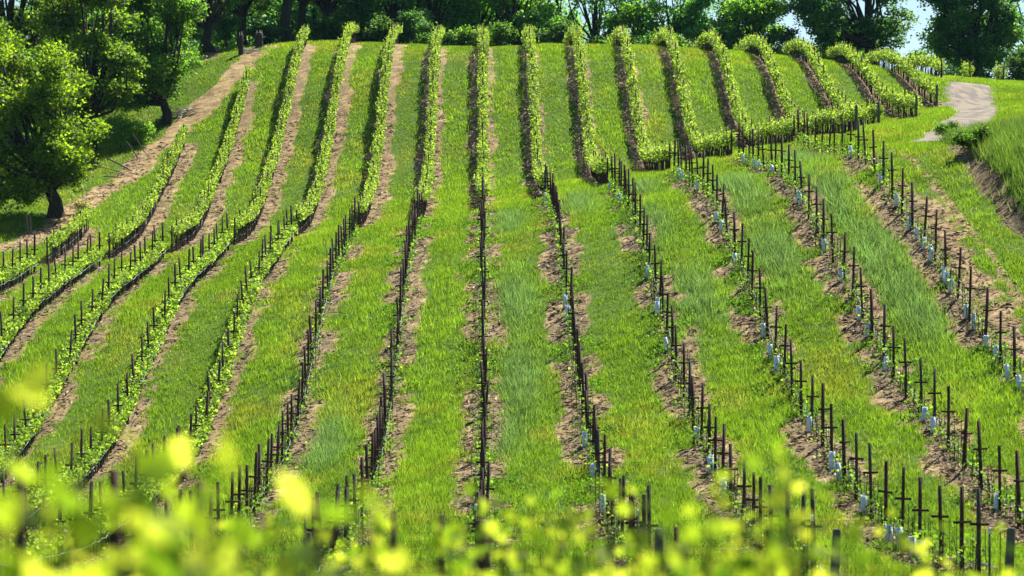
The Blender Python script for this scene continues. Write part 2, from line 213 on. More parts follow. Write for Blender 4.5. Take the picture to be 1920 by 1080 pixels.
# ------------------------------------------------------------------ mesh helpers
class MB:
    def __init__(s): s.v = []; s.f = []; s.c = []; s.n = 0; s.has = False
    def add(s, v, f, c=None):
        v = np.asarray(v, float).reshape(-1, 3); f = np.asarray(f, int)
        s.v.append(v); s.f.append(f+s.n); s.n += len(v)
        if c is None: c = np.ones((len(v), 3))*.2
        c = np.asarray(c, float)
        if c.ndim == 1: c = np.tile(c, (len(v), 1))
        s.c.append(c)
    def box(s, cx, cy, z0, wx, wy, h, c=None, tilt=(0, 0)):
        b = np.array([[-1, -1], [1, -1], [1, 1], [-1, 1]])*np.array([wx, wy])/2
        lo = np.c_[b+[cx, cy], np.full(4, z0)]
        hi = np.c_[b+[cx+tilt[0]*h, cy+tilt[1]*h], np.full(4, z0+h)]
        s.add(np.r_[lo, hi], [[0, 3, 2, 1], [4, 5, 6, 7], [0, 1, 5, 4], [1, 2, 6, 5], [2, 3, 7, 6], [3, 0, 4, 7]], c)
    def tube(s, pts, rad, sides=6, c=None, cap=True):
        pts = np.asarray(pts, float); n = len(pts); rad = np.broadcast_to(rad, n)
        t = np.gradient(pts, axis=0); t /= np.linalg.norm(t, axis=1)[:, None]+1e-9
        ref = np.where(np.abs(t[:, 2:3]) > .9, [[1., 0, 0]], [[0, 0, 1.]])
        a = np.cross(t, ref); a /= np.linalg.norm(a, axis=1)[:, None]+1e-9
        b = np.cross(t, a)
        th = np.arange(sides)/sides*2*np.pi
        v = pts[:, None]+rad[:, None, None]*(np.cos(th)[None, :, None]*a[:, None]+np.sin(th)[None, :, None]*b[:, None])
        f = []
        for i in range(n-1):
            for j in range(sides):
                k = (j+1) % sides
                f.append([i*sides+j, i*sides+k, (i+1)*sides+k, (i+1)*sides+j])
        if cap and sides == 4:
            f.append([0, 1, 2, 3]); f.append([(n-1)*sides+q for q in (3, 2, 1, 0)])
        elif cap and sides == 6:
            for o in (0, (n-1)*6): f += [[o, o+1, o+2, o+3], [o, o+3, o+4, o+5]]
        s.add(v.reshape(-1, 3), f, c)
    def build(s, name, m, parent=None, loc=None, mesh_only=False, smooth=False):
        v = np.concatenate(s.v)
        if loc is None and parent is not None: loc = parent.location
        if loc is not None: v = v-np.asarray(loc, float)
        me = bpy.data.meshes.new(name)
        nl = sum(f.size for f in s.f); nf = sum(len(f) for f in s.f)
        me.vertices.add(len(v)); me.loops.add(nl); me.polygons.add(nf)
        me.vertices.foreach_set('co', v.astype(np.float32).ravel())
        me.loops.foreach_set('vertex_index', np.concatenate([f.ravel() for f in s.f]).astype(np.int32))
        tot = np.concatenate([np.full(len(f), f.shape[1]) for f in s.f])
        st = np.r_[0, np.cumsum(tot)[:-1]]
        me.polygons.foreach_set('loop_start', st.astype(np.int32))
        me.polygons.foreach_set('loop_total', tot.astype(np.int32))
        if smooth: me.polygons.foreach_set('use_smooth', np.ones(nf, bool))
        at_ = me.attributes.new('Col', 'FLOAT_COLOR', 'POINT')
        col = np.c_[np.concatenate(s.c), np.ones(len(v))].astype(np.float32)
        at_.data.foreach_set('color', col.ravel())
        me.update(); me.materials.append(m)
        if mesh_only: return me
        o = bpy.data.objects.new(name, me); C.objects.link(o)
        if parent is not None: o.parent = parent
        elif loc is not None: o.location = loc
        return o

def leaves(mb, P, size, col, r, up=.3, droop=0.0):
    """diamond leaf faces scattered at the points P"""
    n = len(P)
    nrm = r.normal(size=(n, 3)); nrm[:, 2] = np.abs(nrm[:, 2])*(1-up)+up*1.5
    nrm /= np.linalg.norm(nrm, axis=1)[:, None]
    a = r.normal(size=(n, 3)); a[:, 2] -= droop
    a -= nrm*(a*nrm).sum(1)[:, None]; a /= np.linalg.norm(a, axis=1)[:, None]+1e-9
    b = np.cross(nrm, a)
    s = np.asarray(size)[:, None] if np.ndim(size) else size
    v = np.stack([P-a*s*.5, P+b*s*.42, P+a*s*.5, P-b*s*.42], 1).reshape(-1, 3)
    f = np.arange(n*4).reshape(n, 4)
    mb.add(v, f, np.repeat(col, 4, 0))

def pick(r, n, pal, jit=.18):
    pal = np.asarray(pal, float)
    w = r.dirichlet(np.ones(1), n) if False else r.random(n)
    i = r.integers(0, len(pal), n); j = r.integers(0, len(pal), n)
    c = pal[i]*w[:, None]+pal[j]*(1-w[:, None])
    return c*np.exp(r.normal(0, jit, (n, 1)))

def thing(name, label, cat, loc, group=None):
    o = bpy.data.objects.new(name, None); C.objects.link(o); o.location = loc
    o.empty_display_size = .3
    return tag(o, label, cat, group)

def tag(o, label, cat, group=None, kind=None):
    o['label'] = label; o['category'] = cat
    if group: o['group'] = group
    if kind: o['kind'] = kind
    return o

# ------------------------------------------------------------------ materials
def nodes(name):
    m = bpy.data.materials.new(name); m.use_nodes = True
    nt = m.node_tree; nt.nodes.clear()
    return m, nt, nt.nodes.new('ShaderNodeOutputMaterial')

def leaf_mat(name, trans=.45, tint=(1.25, 1.25, .45), gloss=.25, rough=.45):
    m, nt, out = nodes(name)
    a = nt.nodes.new('ShaderNodeAttribute'); a.attribute_name = 'Col'
    p = nt.nodes.new('ShaderNodeBsdfPrincipled'); p.inputs['Roughness'].default_value = rough
    p.inputs['Specular IOR Level'].default_value = gloss
    t = nt.nodes.new('ShaderNodeBsdfTranslucent')
    mu = nt.nodes.new('ShaderNodeMixRGB'); mu.blend_type = 'MULTIPLY'; mu.inputs[0].default_value = 1
    mu.inputs[2].default_value = (*tint, 1)
    mix = nt.nodes.new('ShaderNodeMixShader'); mix.inputs[0].default_value = trans
    L = nt.links
    L.new(a.outputs['Color'], p.inputs['Base Color']); L.new(a.outputs['Color'], mu.inputs[1])
    L.new(mu.outputs[0], t.inputs['Color'])
    L.new(p.outputs[0], mix.inputs[1]); L.new(t.outputs[0], mix.inputs[2]); L.new(mix.outputs[0], out.inputs[0])
    return m

def solid(name, c1, c2, scale=8, rough=.8, bump=.0, metal=0.0, spec=.3, stretch=(1, 1, 1)):
    m, nt, out = nodes(name); L = nt.links
    tc = nt.nodes.new('ShaderNodeTexCoord'); mp = nt.nodes.new('ShaderNodeMapping'); mp.inputs['Scale'].default_value = stretch
    n = nt.nodes.new('ShaderNodeTexNoise'); n.inputs['Scale'].default_value = scale; n.inputs['Detail'].default_value = 5
    r = nt.nodes.new('ShaderNodeValToRGB')
    r.color_ramp.elements[0].position = .35; r.color_ramp.elements[1].position = .68
    r.color_ramp.elements[0].color = (*c1, 1); r.color_ramp.elements[1].color = (*c2, 1)
    p = nt.nodes.new('ShaderNodeBsdfPrincipled'); p.inputs['Roughness'].default_value = rough
    p.inputs['Metallic'].default_value = metal; p.inputs['Specular IOR Level'].default_value = spec
    L.new(tc.outputs['Object'], mp.inputs[0]); L.new(mp.outputs[0], n.inputs['Vector']); L.new(n.outputs['Fac'], r.inputs[0])
    L.new(r.outputs[0], p.inputs['Base Color'])
    if bump:
        b = nt.nodes.new('ShaderNodeBump'); b.inputs['Strength'].default_value = bump; b.inputs['Distance'].default_value = .02
        L.new(n.outputs['Fac'], b.inputs['Height']); L.new(b.outputs[0], p.inputs['Normal'])
    L.new(p.outputs[0], out.inputs[0])
    return m

M = {}
M['grass'] = leaf_mat('grass_blades', .6, (1.65, 1.6, .7), .08, .6)
M['vine'] = leaf_mat('vine_leaf', .55, (1.6, 1.6, .8), .18, .5)
M['oak'] = leaf_mat('oak_leaf', .6, (1.85, 1.95, .6), .15, .5)
M['front'] = leaf_mat('young_leaf', .68, (1.85, 1.62, .45), .06, .6)
M['bark'] = solid('bark', (.018, .014, .011), (.05, .04, .032), 9, .95, .8, stretch=(1, 1, .25))
M['rust'] = solid('rusted_steel', (.024, .010, .006), (.075, .031, .017), 9, .8, .3, 0, stretch=(1, 1, .4))
M['old'] = solid('weathered_steel', (.03, .022, .017), (.07, .055, .045), 9, .8, .3, 0, stretch=(1, 1, .4))
M['wood'] = solid('weathered_wood', (.07, .065, .05), (.17, .155, .12), 10, .9, .6, stretch=(1, 1, .15))
M['stem'] = solid('vine_stem', (.016, .012, .009), (.045, .034, .024), 20, .95)
M['hose'] = solid('drip_hose_plastic', (.17, .20, .27), (.32, .38, .48), 3, .35, spec=.6)
M['wire'] = solid('dull_wire', (.035, .033, .03), (.07, .065, .06), 20, .8, spec=.1)
M['litter'] = leaf_mat('dry_litter', .05, (1, 1, 1), .05, .8)
M['tubep'] = solid('grow_tube_plastic', (.50, .62, .74), (.66, .76, .86), 6, .5, spec=.4)
M['tpost'] = solid('painted_post', (.02, .035, .03), (.04, .055, .05), 10, .6)
M['white'] = solid('white_paint', (.6, .62, .63), (.75, .77, .78), 10, .5)
M['dead'] = solid('bleached_wood', (.28, .25, .21), (.45, .41, .36), 12, .9)

def ground_mat():
    m, nt, out = nodes('soil_and_sward'); L = nt.links; N = nt.nodes
    tc = N.new('ShaderNodeTexCoord')
    at_ = N.new('ShaderNodeAttribute'); at_.attribute_name = 'Col'
    sep = N.new('ShaderNodeSeparateColor'); L.new(at_.outputs['Color'], sep.inputs[0])
    def noise(s, d=6, rough=.6, sc=(1, 1, 1)):
        mp = N.new('ShaderNodeMapping'); mp.inputs['Scale'].default_value = sc
        n = N.new('ShaderNodeTexNoise'); n.inputs['Scale'].default_value = s; n.inputs['Detail'].default_value = d
        n.inputs['Roughness'].default_value = rough
        L.new(tc.outputs['Object'], mp.inputs[0]); L.new(mp.outputs[0], n.inputs['Vector']); return n.outputs['Fac']
    def ramp(f, stops):
        r = N.new('ShaderNodeValToRGB'); e = r.color_ramp.elements
        while len(e) < len(stops): e.new(.5)
        for q, (p, c) in zip(e, stops): q.position = p; q.color = (*c, 1)
        L.new(f, r.inputs[0]); return r.outputs[0]
    def mix(f, a, b, mode='MIX'):
        x = N.new('ShaderNodeMixRGB'); x.blend_type = mode
        L.new(f, x.inputs[0]) if not isinstance(f, float) else setattr(x.inputs[0], 'default_value', f)
        L.new(a, x.inputs[1]); L.new(b, x.inputs[2]); return x.outputs[0]
    tan = ramp(noise(1.3, 8, .65), [(.34, (.13, .083, .038)), (.5, (.31, .21, .10)), (.66, (.49, .36, .19))])
    mulch = ramp(noise(5.5, 8, .75, (1, .6, 1)), [(.36, (.034, .026, .016)), (.5, (.12, .09, .052)), (.64, (.31, .24, .145))])
    straw = ramp(noise(11, 6, .7, (.4, 1.6, 1)), [(.5, (0, 0, 0)), (.62, (1, 1, 1))])
    soil = mix(sep.outputs[1], tan, mulch)
    sc = N.new('ShaderNodeRGB'); sc.outputs[0].default_value = (.42, .31, .19, 1)
    fm = N.new('ShaderNodeMath'); fm.operation = 'MULTIPLY'; fm.inputs[1].default_value = .4
    L.new(straw, fm.inputs[0]); soil = mix(fm.outputs[0], soil, sc.outputs[0])
    turf = ramp(noise(2.5, 6), [(.35, (.05, .10, .008)), (.6, (.085, .155, .010)), (.75, (.12, .17, .016))])
    grav = ramp(noise(7, 8, .8), [(.3, (.11, .10, .09)), (.5, (.20, .18, .15)), (.7, (.31, .265, .205))])
    streak = ramp(noise(.9, 4, .5, (2.2, .25, 1)), [(.40, (.13, .118, .106)), (.56, (.31, .25, .175))])
    grav = mix(.62, grav, streak)
    # break the edge between soil and sward with noise
    e1 = N.new('ShaderNodeMath'); e1.operation = 'MULTIPLY_ADD'; e1.inputs[1].default_value = .6; L.new(noise(4, 6, .7), e1.inputs[0])
    L.new(sep.outputs[0], e1.inputs[2])
    e2 = N.new('ShaderNodeMapRange'); e2.inputs[1].default_value = .68; e2.inputs[2].default_value = .92; L.new(e1.outputs[0], e2.inputs[0])
    col = mix(e2.outputs[0], turf, soil)
    col = mix(sep.outputs[2], col, grav)
    p = N.new('ShaderNodeBsdfPrincipled'); p.inputs['Roughness'].default_value = .95; p.inputs['Specular IOR Level'].default_value = .1
    L.new(col, p.inputs['Base Color'])
    b = N.new('ShaderNodeBump'); b.inputs['Strength'].default_value = .9; b.inputs['Distance'].default_value = .12
    L.new(noise(4.5, 8, .7), b.inputs['Height']); L.new(b.outputs[0], p.inputs['Normal'])
    L.new(p.outputs[0], out.inputs[0])
    return m

# ------------------------------------------------------------------ ground sheet
def build_ground():
    xs = np.r_[np.geomspace(1200, 58, 14)*-1, np.arange(-54, 54.1, .3), np.geomspace(58, 1200, 14)]
    ys = np.r_[-400, -200, -100, -50, -25, np.arange(-12, 56, 3.), np.arange(57, 262, .35), np.geomspace(266, 2500, 16)]
    gx, gy = np.meshgrid(xs, ys)
    z = H(gx, gy)
    inside = (np.abs(gx) < 54.5) & (gy > 56) & (gy < 262)
    d = np.where(inside, dirt(gx, gy), .2)
    rd = np.where(inside, sstep(.25, -.25, road_d(gx, gy)), 0)
    clod = np.where(inside, d*((vn(gx*1.7, gy*1.7, 91)-.5)*.10+(vn(gx*3.3, gy*2.9, 92)-.5)*.07), 0)
    z = z+clod*(1-rd)
    k = np.round(gx/W); ax = np.abs(gx-k*W)
    mul = sstep(1.0, .35, ax+(vn(gx*1.1, gy*.7, 15)-.5)*1.1)*.95
    left = sstep(.35, .6, fbm(gx*.3, gy*.3, 44))
    mul = np.clip(mul*np.where(gy > 163, .6, .85)+(gx > 20.8)*(gy < 140)*.2, 0, 1)*(.55+.45*left)
    mul = np.where(pdist(gx, gy, PATHL) < 2, mul*.2, mul)
    v = np.stack([gx, gy, z], -1).reshape(-1, 3)
    ny, nx = gx.shape
    i = np.arange(ny-1)[:, None]*nx+np.arange(nx-1)[None]
    f = np.stack([i, i+1, i+nx+1, i+nx], -1).reshape(-1, 4)
    mb = MB(); mb.add(v, f, np.stack([d, mul, rd], -1).reshape(-1, 3))
    g = mb.build('ground', ground_mat(), smooth=True)
    g['kind'] = 'structure'
build_ground()

# ------------------------------------------------------------------ grass
TALL = []   # patches of taller blue-green seed grass: x, y, radius across, radius along
for px, py, rx, ry in ((955, 420, .8, 6), (1085, 385, .9, 7), (965, 560, .8, 6), (1380, 350, 1.0, 9), (1510, 300, 1.3, 8), (1560, 370, .9, 8),
                       (1200, 355, .9, 5), (640, 470, .7, 4), (610, 840, .7, 5), (975, 720, .8, 6), (1220, 420, .8, 6), (1450, 480, .9, 6),
                       (1300, 560, .8, 5), (560, 760, .6, 5), (1700, 560, .9, 6), (1640, 480, .9, 7), (940, 820, .8, 5)):
    x, y, z = at(px, py); TALL.append((x, y, rx, ry))

def build_grass():
    r = np.random.default_rng(21)
    mb_v, mb_c = [], []
    zones = ((57, 84, 48), (84, 112, 36), (112, 145, 24), (145, 185, 23), (185, 246, 16))
    for y0, y1, dens in zones:
        xa = -(VX+90)/F*y1-3; xb = (1920-VX+60)/F*y1+3
        n = int((xb-xa)*(y1-y0)*dens)
        X = r.uniform(xa, xb, n); Y = r.uniform(y0, y1, n)
        ok = (X > -(VX+60)/F*Y-2.5) & (X < (1920-VX+40)/F*Y+2.5)
        X, Y = X[ok], Y[ok]
        d = dirt(X, Y); rd = road_d(X, Y)
        k = np.round(X/W); sx = np.abs(X-k*W)
        keep = (r.random(len(X)) < np.clip(1.05-d*1.03, 0.0, 1)) & (rd > .05)
        thin = np.where((X < -24) & (Y > 175) & (pdist(X, Y, PATHL) > 1), .7, 1)
        rut = np.abs(np.abs(((X/W) % 1)-.5)*W-.52)
        thin = thin*np.where((rut < .13) & (Y > 60) & (X < 20), 1-.6*sstep(.42, .6, vn(np.round(X/W-.5)*5.3, Y*.07, 63)), 1)
        keep &= r.random(len(X)) < thin*(.75+.5*vn(X*1.1, Y*.8, 62))
        X, Y, d, sx, rd = X[keep], Y[keep], d[keep], sx[keep], rd[keep]
        n = len(X)
        lush = np.clip((fbm(X*.35, Y*.16, 70)-.5)*1.5+.5+(vn(np.floor(X/W)*3.7, Y*.03, 71)-.5)*.5, 0, 1); dry = fbm(X*.5+40, Y*.22, 73)
        tall = np.zeros(n)
        for x, y, rx, ry in TALL:
            tall = np.maximum(tall, np.exp(-((X-x)/rx)**2-((Y-y)/ry)**2)*1.3)
        tall = np.clip(tall*(.5+vn(X*1.5, Y*.8, 66)), 0, 1)
        onbank = ((X > BANKX+.75) & (Y < 142) & (rd > .4))
        tall = np.where(onbank, np.clip(.45+.8*vn(X*.8, Y*.8, 67), 0, 1), tall)
        edge = np.clip(sstep(1.15, .75, sx)*(Y > 100)*.35+d*1.2, 0, 1)
        hgt = (.13+.16*lush)*(1-.35*edge)+tall*.28+np.where(onbank, .22, 0)
        base = np.array([.090, .163, .018])*(1-lush[:, None]*.9)+np.array([.152, .264, .026])*lush[:, None]*.9
        yel = sstep(.50, .72, dry+edge*.22-tall*.2)[:, None]
        base = base*(1-yel*.42)+np.array([.20, .245, .04])*yel*.42
        dryb = (sstep(.64, .76, dry+edge*.12+.10*(r.random(n)-.5)))[:, None]*.7
        dryb = dryb*.35; base = base*(1-dryb)+np.array([.23, .205, .055])*dryb
        base = base*(1-tall[:, None]*.85)+np.where(onbank[:, None], [.075, .135, .050], [.105, .190, .098])*tall[:, None]*.85
        clump = vn(X*3.1, Y*2.2, 68)
        base = base*(.68+.58*clump)[:, None]
        up = np.where(Y > 164, 1.06, 1.0)[:, None]
        base = base*np.array([1.0, 1.0, 1.0])*up
        nb = 8
        tuft = .06+.0007*Y
        bx = np.repeat(X, nb)+r.normal(0, 1, n*nb)*np.repeat(tuft, nb)
        by = np.repeat(Y, nb)+r.normal(0, 1, n*nb)*np.repeat(tuft, nb)
        h = np.repeat(hgt, nb)*r.uniform(.55, 1.3, n*nb)
        wd = np.repeat(.006+.00009*Y, nb)*r.uniform(.7, 1.4, n*nb)
        bz = H(bx, by)-.02
        th = r.uniform(0, 2*np.pi, n*nb); lean = r.normal(0, .38, (n*nb, 2))*h[:, None]
        dx = np.cos(th)*wd; dy = np.sin(th)*wd
        v = np.stack([np.stack([bx-dx, by-dy, bz], -1), np.stack([bx+dx, by+dy, bz], -1),
                      np.stack([bx+lean[:, 0], by+lean[:, 1], bz+h], -1)], 1)
        c = np.repeat(base, nb, 0)*np.exp(r.normal(0, .22, (n*nb, 1)))
        mb_v.append(v.reshape(-1, 3)); mb_c.append(np.repeat(c, 3, 0))
    v = np.concatenate(mb_v); c = np.concatenate(mb_c)
    mb = MB(); mb.add(v, np.arange(len(v)).reshape(-1, 3), c)
    g = mb.build('grass', M['grass'])
    tag(g, 'green and yellowish grass growing in strips between the vine rows', 'grass', kind='stuff')
    print('grass tris', len(v)//3)
build_grass()

def build_weeds():
    r = np.random.default_rng(5); mb = MB()
    n = 2600
    Y = r.uniform(62, 162, n*5); X = r.uniform(-28, 24, n*5)
    k = np.round(X/W); ax = np.abs(X-k*W)
    w = fbm(X*.45+9, Y*.3, 8)
    keep = (ax < 1.2) & (k <= 5) & (k >= -7) & (r.random(n*5) < sstep(.5, .64, w)*np.where(k >= -1, 1., .35)+.02)
    X, Y = X[keep], Y[keep]
    for q in range(len(X)):
        m = r.integers(10, 26); s = r.uniform(.12, .3)
        p = np.c_[X[q]+r.normal(0, s, m), Y[q]+r.normal(0, s, m), np.zeros(m)]
        p[:, 2] = H(p[:, 0], p[:, 1])+r.uniform(.02, .17, m)
        leaves(mb, p, r.uniform(.06, .13, m), pick(r, m, [(.035, .10, .012), (.06, .16, .018), (.09, .2, .02)]), r, .4)
    g = mb.build('weeds', M['grass'])
    tag(g, 'low dark green weeds creeping over the bare soil under the trellises', 'weeds', kind='stuff')
build_weeds()

def build_litter():
    r = np.random.default_rng(15); mb = MB()
    n = 150000
    Y = 58+(r.random(n)**1.25)*150; X = r.uniform(-.19, .21, n)*Y*1.02
    keep = (dirt(X, Y) > .75) & (road_d(X, Y) > .3)
    X, Y = X[keep], Y[keep]; n = len(X)
    L_ = r.uniform(.06, .22, n)*(.6+.004*Y); wd = L_*r.uniform(.08, .3, n); th = r.uniform(0, np.pi, n)
    Z = H(X, Y)+.035
    ux, uy = np.cos(th)*L_, np.sin(th)*L_; qx, qy = -np.sin(th)*wd, np.cos(th)*wd
    rise = r.uniform(0, .06, n)
    v = np.stack([np.stack([X-ux, Y-uy, H(X-ux, Y-uy)+.03], -1), np.stack([X+qx, Y+qy, Z+rise], -1),
                  np.stack([X+ux, Y+uy, H(X+ux, Y+uy)+.03+rise], -1), np.stack([X-qx, Y-qy, Z], -1)], 1).reshape(-1, 3)
    c = pick(r, n, [(.07, .048, .034), (.16, .11, .075), (.40, .31, .21), (.03, .022, .017), (.24, .165, .10), (.03, .022, .017)], .25)
    mb.add(v, np.arange(n*4).reshape(n, 4), np.repeat(c, 4, 0))
    g = mb.build('plant_litter', M['litter'])
    tag(g, 'dry brown prunings and straw scattered on bare soil strips', 'litter', kind='stuff')
build_litter()

# ------------------------------------------------------------------ trellises and vines
ORD = ['', 'first', 'second', 'third', 'fourth', 'fifth', 'sixth', 'seventh', 'eighth', 'ninth', 'tenth', 'eleventh', 'twelfth']
def where(k):
    if k == 0: return 'the straight middle row'
    return '%s row %s of the straight middle row' % (ORD[abs(k)], 'right' if k > 0 else 'left')

POSTM = {}
def post_mesh(h, w, m, name):
    key = (round(h, 2), w, m.name)
    if key not in POSTM:
        mb = MB(); t = .014
        mb.box(0, -w/2+t/2, -.15, w, t, h+.15); mb.box(-w/2+t/2, t/2+.001, -.15, t, w-t-.004, h+.148)
        mb.box(w/2-t/2, t/2+.001, -.15, t, w*.5, h+.146)
        POSTM[key] = mb.build(name, m, loc=(0, 0, 0), mesh_only=True)
    return POSTM[key]
def arm_mesh():
    if 'arm' not in POSTM:
        mb = MB(); mb.box(0, -.055, -.02, .42, .03, .06); mb.box(-.17, -.045, .027, .02, .03, .02); mb.box(.17, -.045, .027, .02, .03, .02)
        POSTM['arm'] = mb.build('cross_arm', M['rust'], loc=(0, 0, 0), mesh_only=True)
    return POSTM['arm']
def end_mesh():
    if 'end' not in POSTM:
        mb = MB(); mb.tube([(0, 0, -.2), (0, 0, .8), (.01, 0, 1.62), (.01, 0, 1.66)], [.10, .095, .09, .07], 10)
        mb.tube([(.01, 0, 1.66), (.01, 0, 1.665)], [.07, .003], 10)
        POSTM['end'] = mb.build('end_post', M['wood'], loc=(0, 0, 0), mesh_only=True)
    return POSTM['end']
def child(name, me, parent, pos, rot=(0, 0, 0), sc=1):
    o = bpy.data.objects.new(name, me); C.objects.link(o); o.parent = parent
    o.location = Vector(pos)-parent.location if parent.parent is None else pos
    o.rotation_euler = rot; o.scale = (sc, sc, sc)
    return o

def line(x, y0, y1, h, step=1.2, jx=0, jz=0, r=None):
    ys = np.linspace(y0, y1, max(2, int(abs(y1-y0)/step)))
    p = np.c_[np.full(len(ys), x), ys, H(np.full(len(ys), x), ys)+h]
    if r is not None:
        p[:, 0] += r.normal(0, jx, len(ys)); p[:, 2] += r.normal(0, jz, len(ys))
    return p

def in_view(x, y, z, m=40):
    px = VX+F*x/y; py = 540-F*z/y
    return -m < px < 1920+m and -m < py < 1080+m

def lower_trellis(k):
    r = np.random.default_rng(100+k)
    x = k*W; y1 = LOWTOP[k]; y0 = LOW0
    look = 'dark trellis with cross arms'
    t = thing('vine_trellis', '%s, lower block, %s' % (look, where(k)), 'trellis', (x, y1, hz(x, y1)), 'dark post trellises of the lower block')
    sp = 2.9 if k >= 0 else 2.65
    ys = np.arange(y1-.3, y0, -sp)
    for n, y in enumerate(ys):
        if not in_view(x, y, hz(x, y)+1.5, 120): continue
        h = r.uniform(1.82, 2.1)+(.12 if k < -2 else 0)
        big = n == 0
        px = x+r.normal(0, .04)
        o = child('post', post_mesh(round(h/.05)*.05,   .08 if not big else .095, M['rust' if r.random() < .75 else 'old'], 'post'), t, (px, y, hz(x, y)), (r.normal(0, .028), r.normal(0, .03), r.normal(0, .3)))
        a = bpy.data.objects.new('cross_arm', arm_mesh()); C.objects.link(a); a.parent = o
        a.location = (0, 0, h*.6+r.normal(0, .02)); a.rotation_euler = (0, r.normal(0, .03), 0)
    if k >= -2:
        child('end_post', end_mesh(), t, (x+.02, y0-.4, hz(x, y0-.4)-.45), (0, r.normal(0, .02), 0))
    mb = MB()
    for dx, h in ((-.16, 1.06), (.16, 1.06), (0, .62)):
        mb.tube(line(x+dx, y0, y1, h, 3), .003, 4)
    mb.build('wire', M['wire'], t)
    mb = MB(); p = line(x+(.13 if k < -2 else .05), max(y0, 60), y1, .50 if k < -2 else .36, .7, .015, .022, r)
    p[:, 2] += -.05*np.abs(np.sin((p[:, 1]-y1)/sp*np.pi))
    mb.tube(p, .019 if k < -2 else .011, 6)
    mb.build('drip_hose', M['hose'], t)
    return t
for k in range(-7, 6): lower_trellis(k)

VPAL = [(.19, .30, .035), (.32, .43, .07), (.045, .11, .014), (.13, .23, .022)]
VUP = [(.19, .29, .04), (.30, .40, .07), (.05, .11, .016), (.11, .20, .022), (.25, .35, .055)]
def hedge(name, k, y0, y1, zlo, zhi, wdt, per_m, lsize, pal, label, group, shoots=1.0):
    r = np.random.default_rng(400+k+(50 if y0 > 160 else 0))
    x = k*W
    t = thing(name, label, 'vine row', (x, y0, hz(x, y0)), group)
    n = int((y1-y0)*per_m)
    y = r.uniform(y0, y1, n)
    dens = .42+.85*vn(y*.75, y*0+k*7.3, 9)
    keep = r.random(n) < dens; y = y[keep]; n = len(y)
    mod = vn(y*.8, y*0+k*3.1, 12)
    a = r.uniform(0, 2*np.pi, n); rad = np.sqrt(r.random(n))
    w = wdt*(.65+.7*mod); zc = (zlo+zhi)/2+(vn(y*.35, y*0+k, 13)-.5)*.18; hh = (zhi-zlo)/2*(.8+.45*mod)
    P = np.c_[x+np.cos(a)*rad*w, y, H(np.full(n, x), y)+zc+np.sin(a)*rad*hh]
    mb = MB(); leaves(mb, P, r.uniform(.5, 1.5, n)*lsize, pick(r, n, pal)*(.62+.7*vn(y*1.6, y*0+k*5.7, 17))[:, None], r, .25, .3)
    ns = int((y1-y0)*5*shoots)
    sy = r.uniform(y0, y1, ns); sxx = r.normal(0, wdt*.55, ns); sh = r.uniform(.04, .5, ns)**1.2
    m = 5
    f = np.tile(np.linspace(0, 1, m), ns)
    P = np.c_[x+np.repeat(sxx+0, m)+f*np.repeat(r.normal(0, .08, ns), m), np.repeat(sy, m)+f*np.repeat(r.normal(0, .1, ns), m), f*np.repeat(sh, m)]
    P[:, 2] += H(P[:, 0]*0+x, P[:, 1])+zhi-.06
    leaves(mb, P, (1.05-.5*f)*lsize, pick(r, len(P), pal[:2]), r, .2)
    mb.build('canopy', M['vine'], t)
    mb = MB()
    for yy in np.arange(y0+.3, y1, .42):
        b = hz(x, yy); q = r.normal(0, .04, 4)
        mb.tube([(x+q[0]*.3, yy, b-.05), (x+q[1], yy+q[2], b+zlo*.55), (x+q[3], yy+q[1], b+zlo+.15)], [.032, .024, .02], 5)
    for s in (.1, ):
        mb.tube(line(x, y0, y1, zlo+.06, 1.0, .02, .02, r), .02, 5)
    so = mb.build('stems', M['stem'], t); so['kind'] = 'stuff'
    return t

for k in range(-7, -2):
    y0 = {-7: 118, -6: 108, -5: 93, -4: 74, -3: 66}[k]
    hedge('vine_hedge', k, y0, LOWTOP[k]-1.1, .66, 1.14, .42, 240, .125, VPAL,
          'leafy vine row, lower block, %s' % where(k), 'leafy vine rows of the lower block', .6)
for k in range(-7, 13):
    y0, y1 = END[k], TOP[k]
    lb = 'bright leafy vine row, upper slope, %s' % where(k)
    if k == 11: lb = 'short leafy vine row end standing right behind the crest of the gravel road'
    if k == 12: lb = 'lone vine row end on the grass to the right of the gravel road crest'
    hedge('vine_hedge', k, y0+(.8 if k < 1 else .1), y1, (.97 if k < 0 else .70) if k < 11 else .3, (1.5 if k < 0 else 1.46) if k < 11 else 1.4, .36 if k < 2 else .42, (240 if k < 4 else 290) if k < 11 else 330, .135, VUP, lb, 'leafy vine rows of the upper block')
    x = k*W
    r = np.random.default_rng(900+k)
    lt = 'dark posts and wire, upper slope, %s' % where(k)
    if k == 11: lt = 'dark posts and wire of the vine row end right behind the road crest'
    if k == 12: lt = 'dark posts and wire of the lone vine row end right of the road crest'
    t = thing('vine_trellis', lt, 'trellis', (x, y0, hz(x, y0)), 'dark post trellises of the upper block')
    thick = k in (6, 7, 8, 9)
    child('end_post', end_mesh() if thick else post_mesh(1.7, .1, M['rust'], 'end_post'), t, (x, y0-.1, hz(x, y0)), (r.normal(0, .02), r.normal(0, .02), 0), .95)
    for y in np.arange(y0+2.6, y1-.5, 2.7):
        h = r.uniform(1.6, 1.95)
        child('post', post_mesh(round(h/.05)*.05, .075, M['rust'], 'post'), t, (x+r.normal(0, .03), y, hz(x, y)), (r.normal(0, .02), r.normal(0, .025), r.normal(0, .2)))
    mb = MB(); p = line(x, y0, y1, .40, .8, .012, .02, r); mb.tube(p, .011, 6); mb.build('drip_hose', M['hose'], t)
    mb = MB(); mb.tube(line(x, y0, y1, 1.3, 3), .003, 4); mb.build('wire', M['wire'], t)

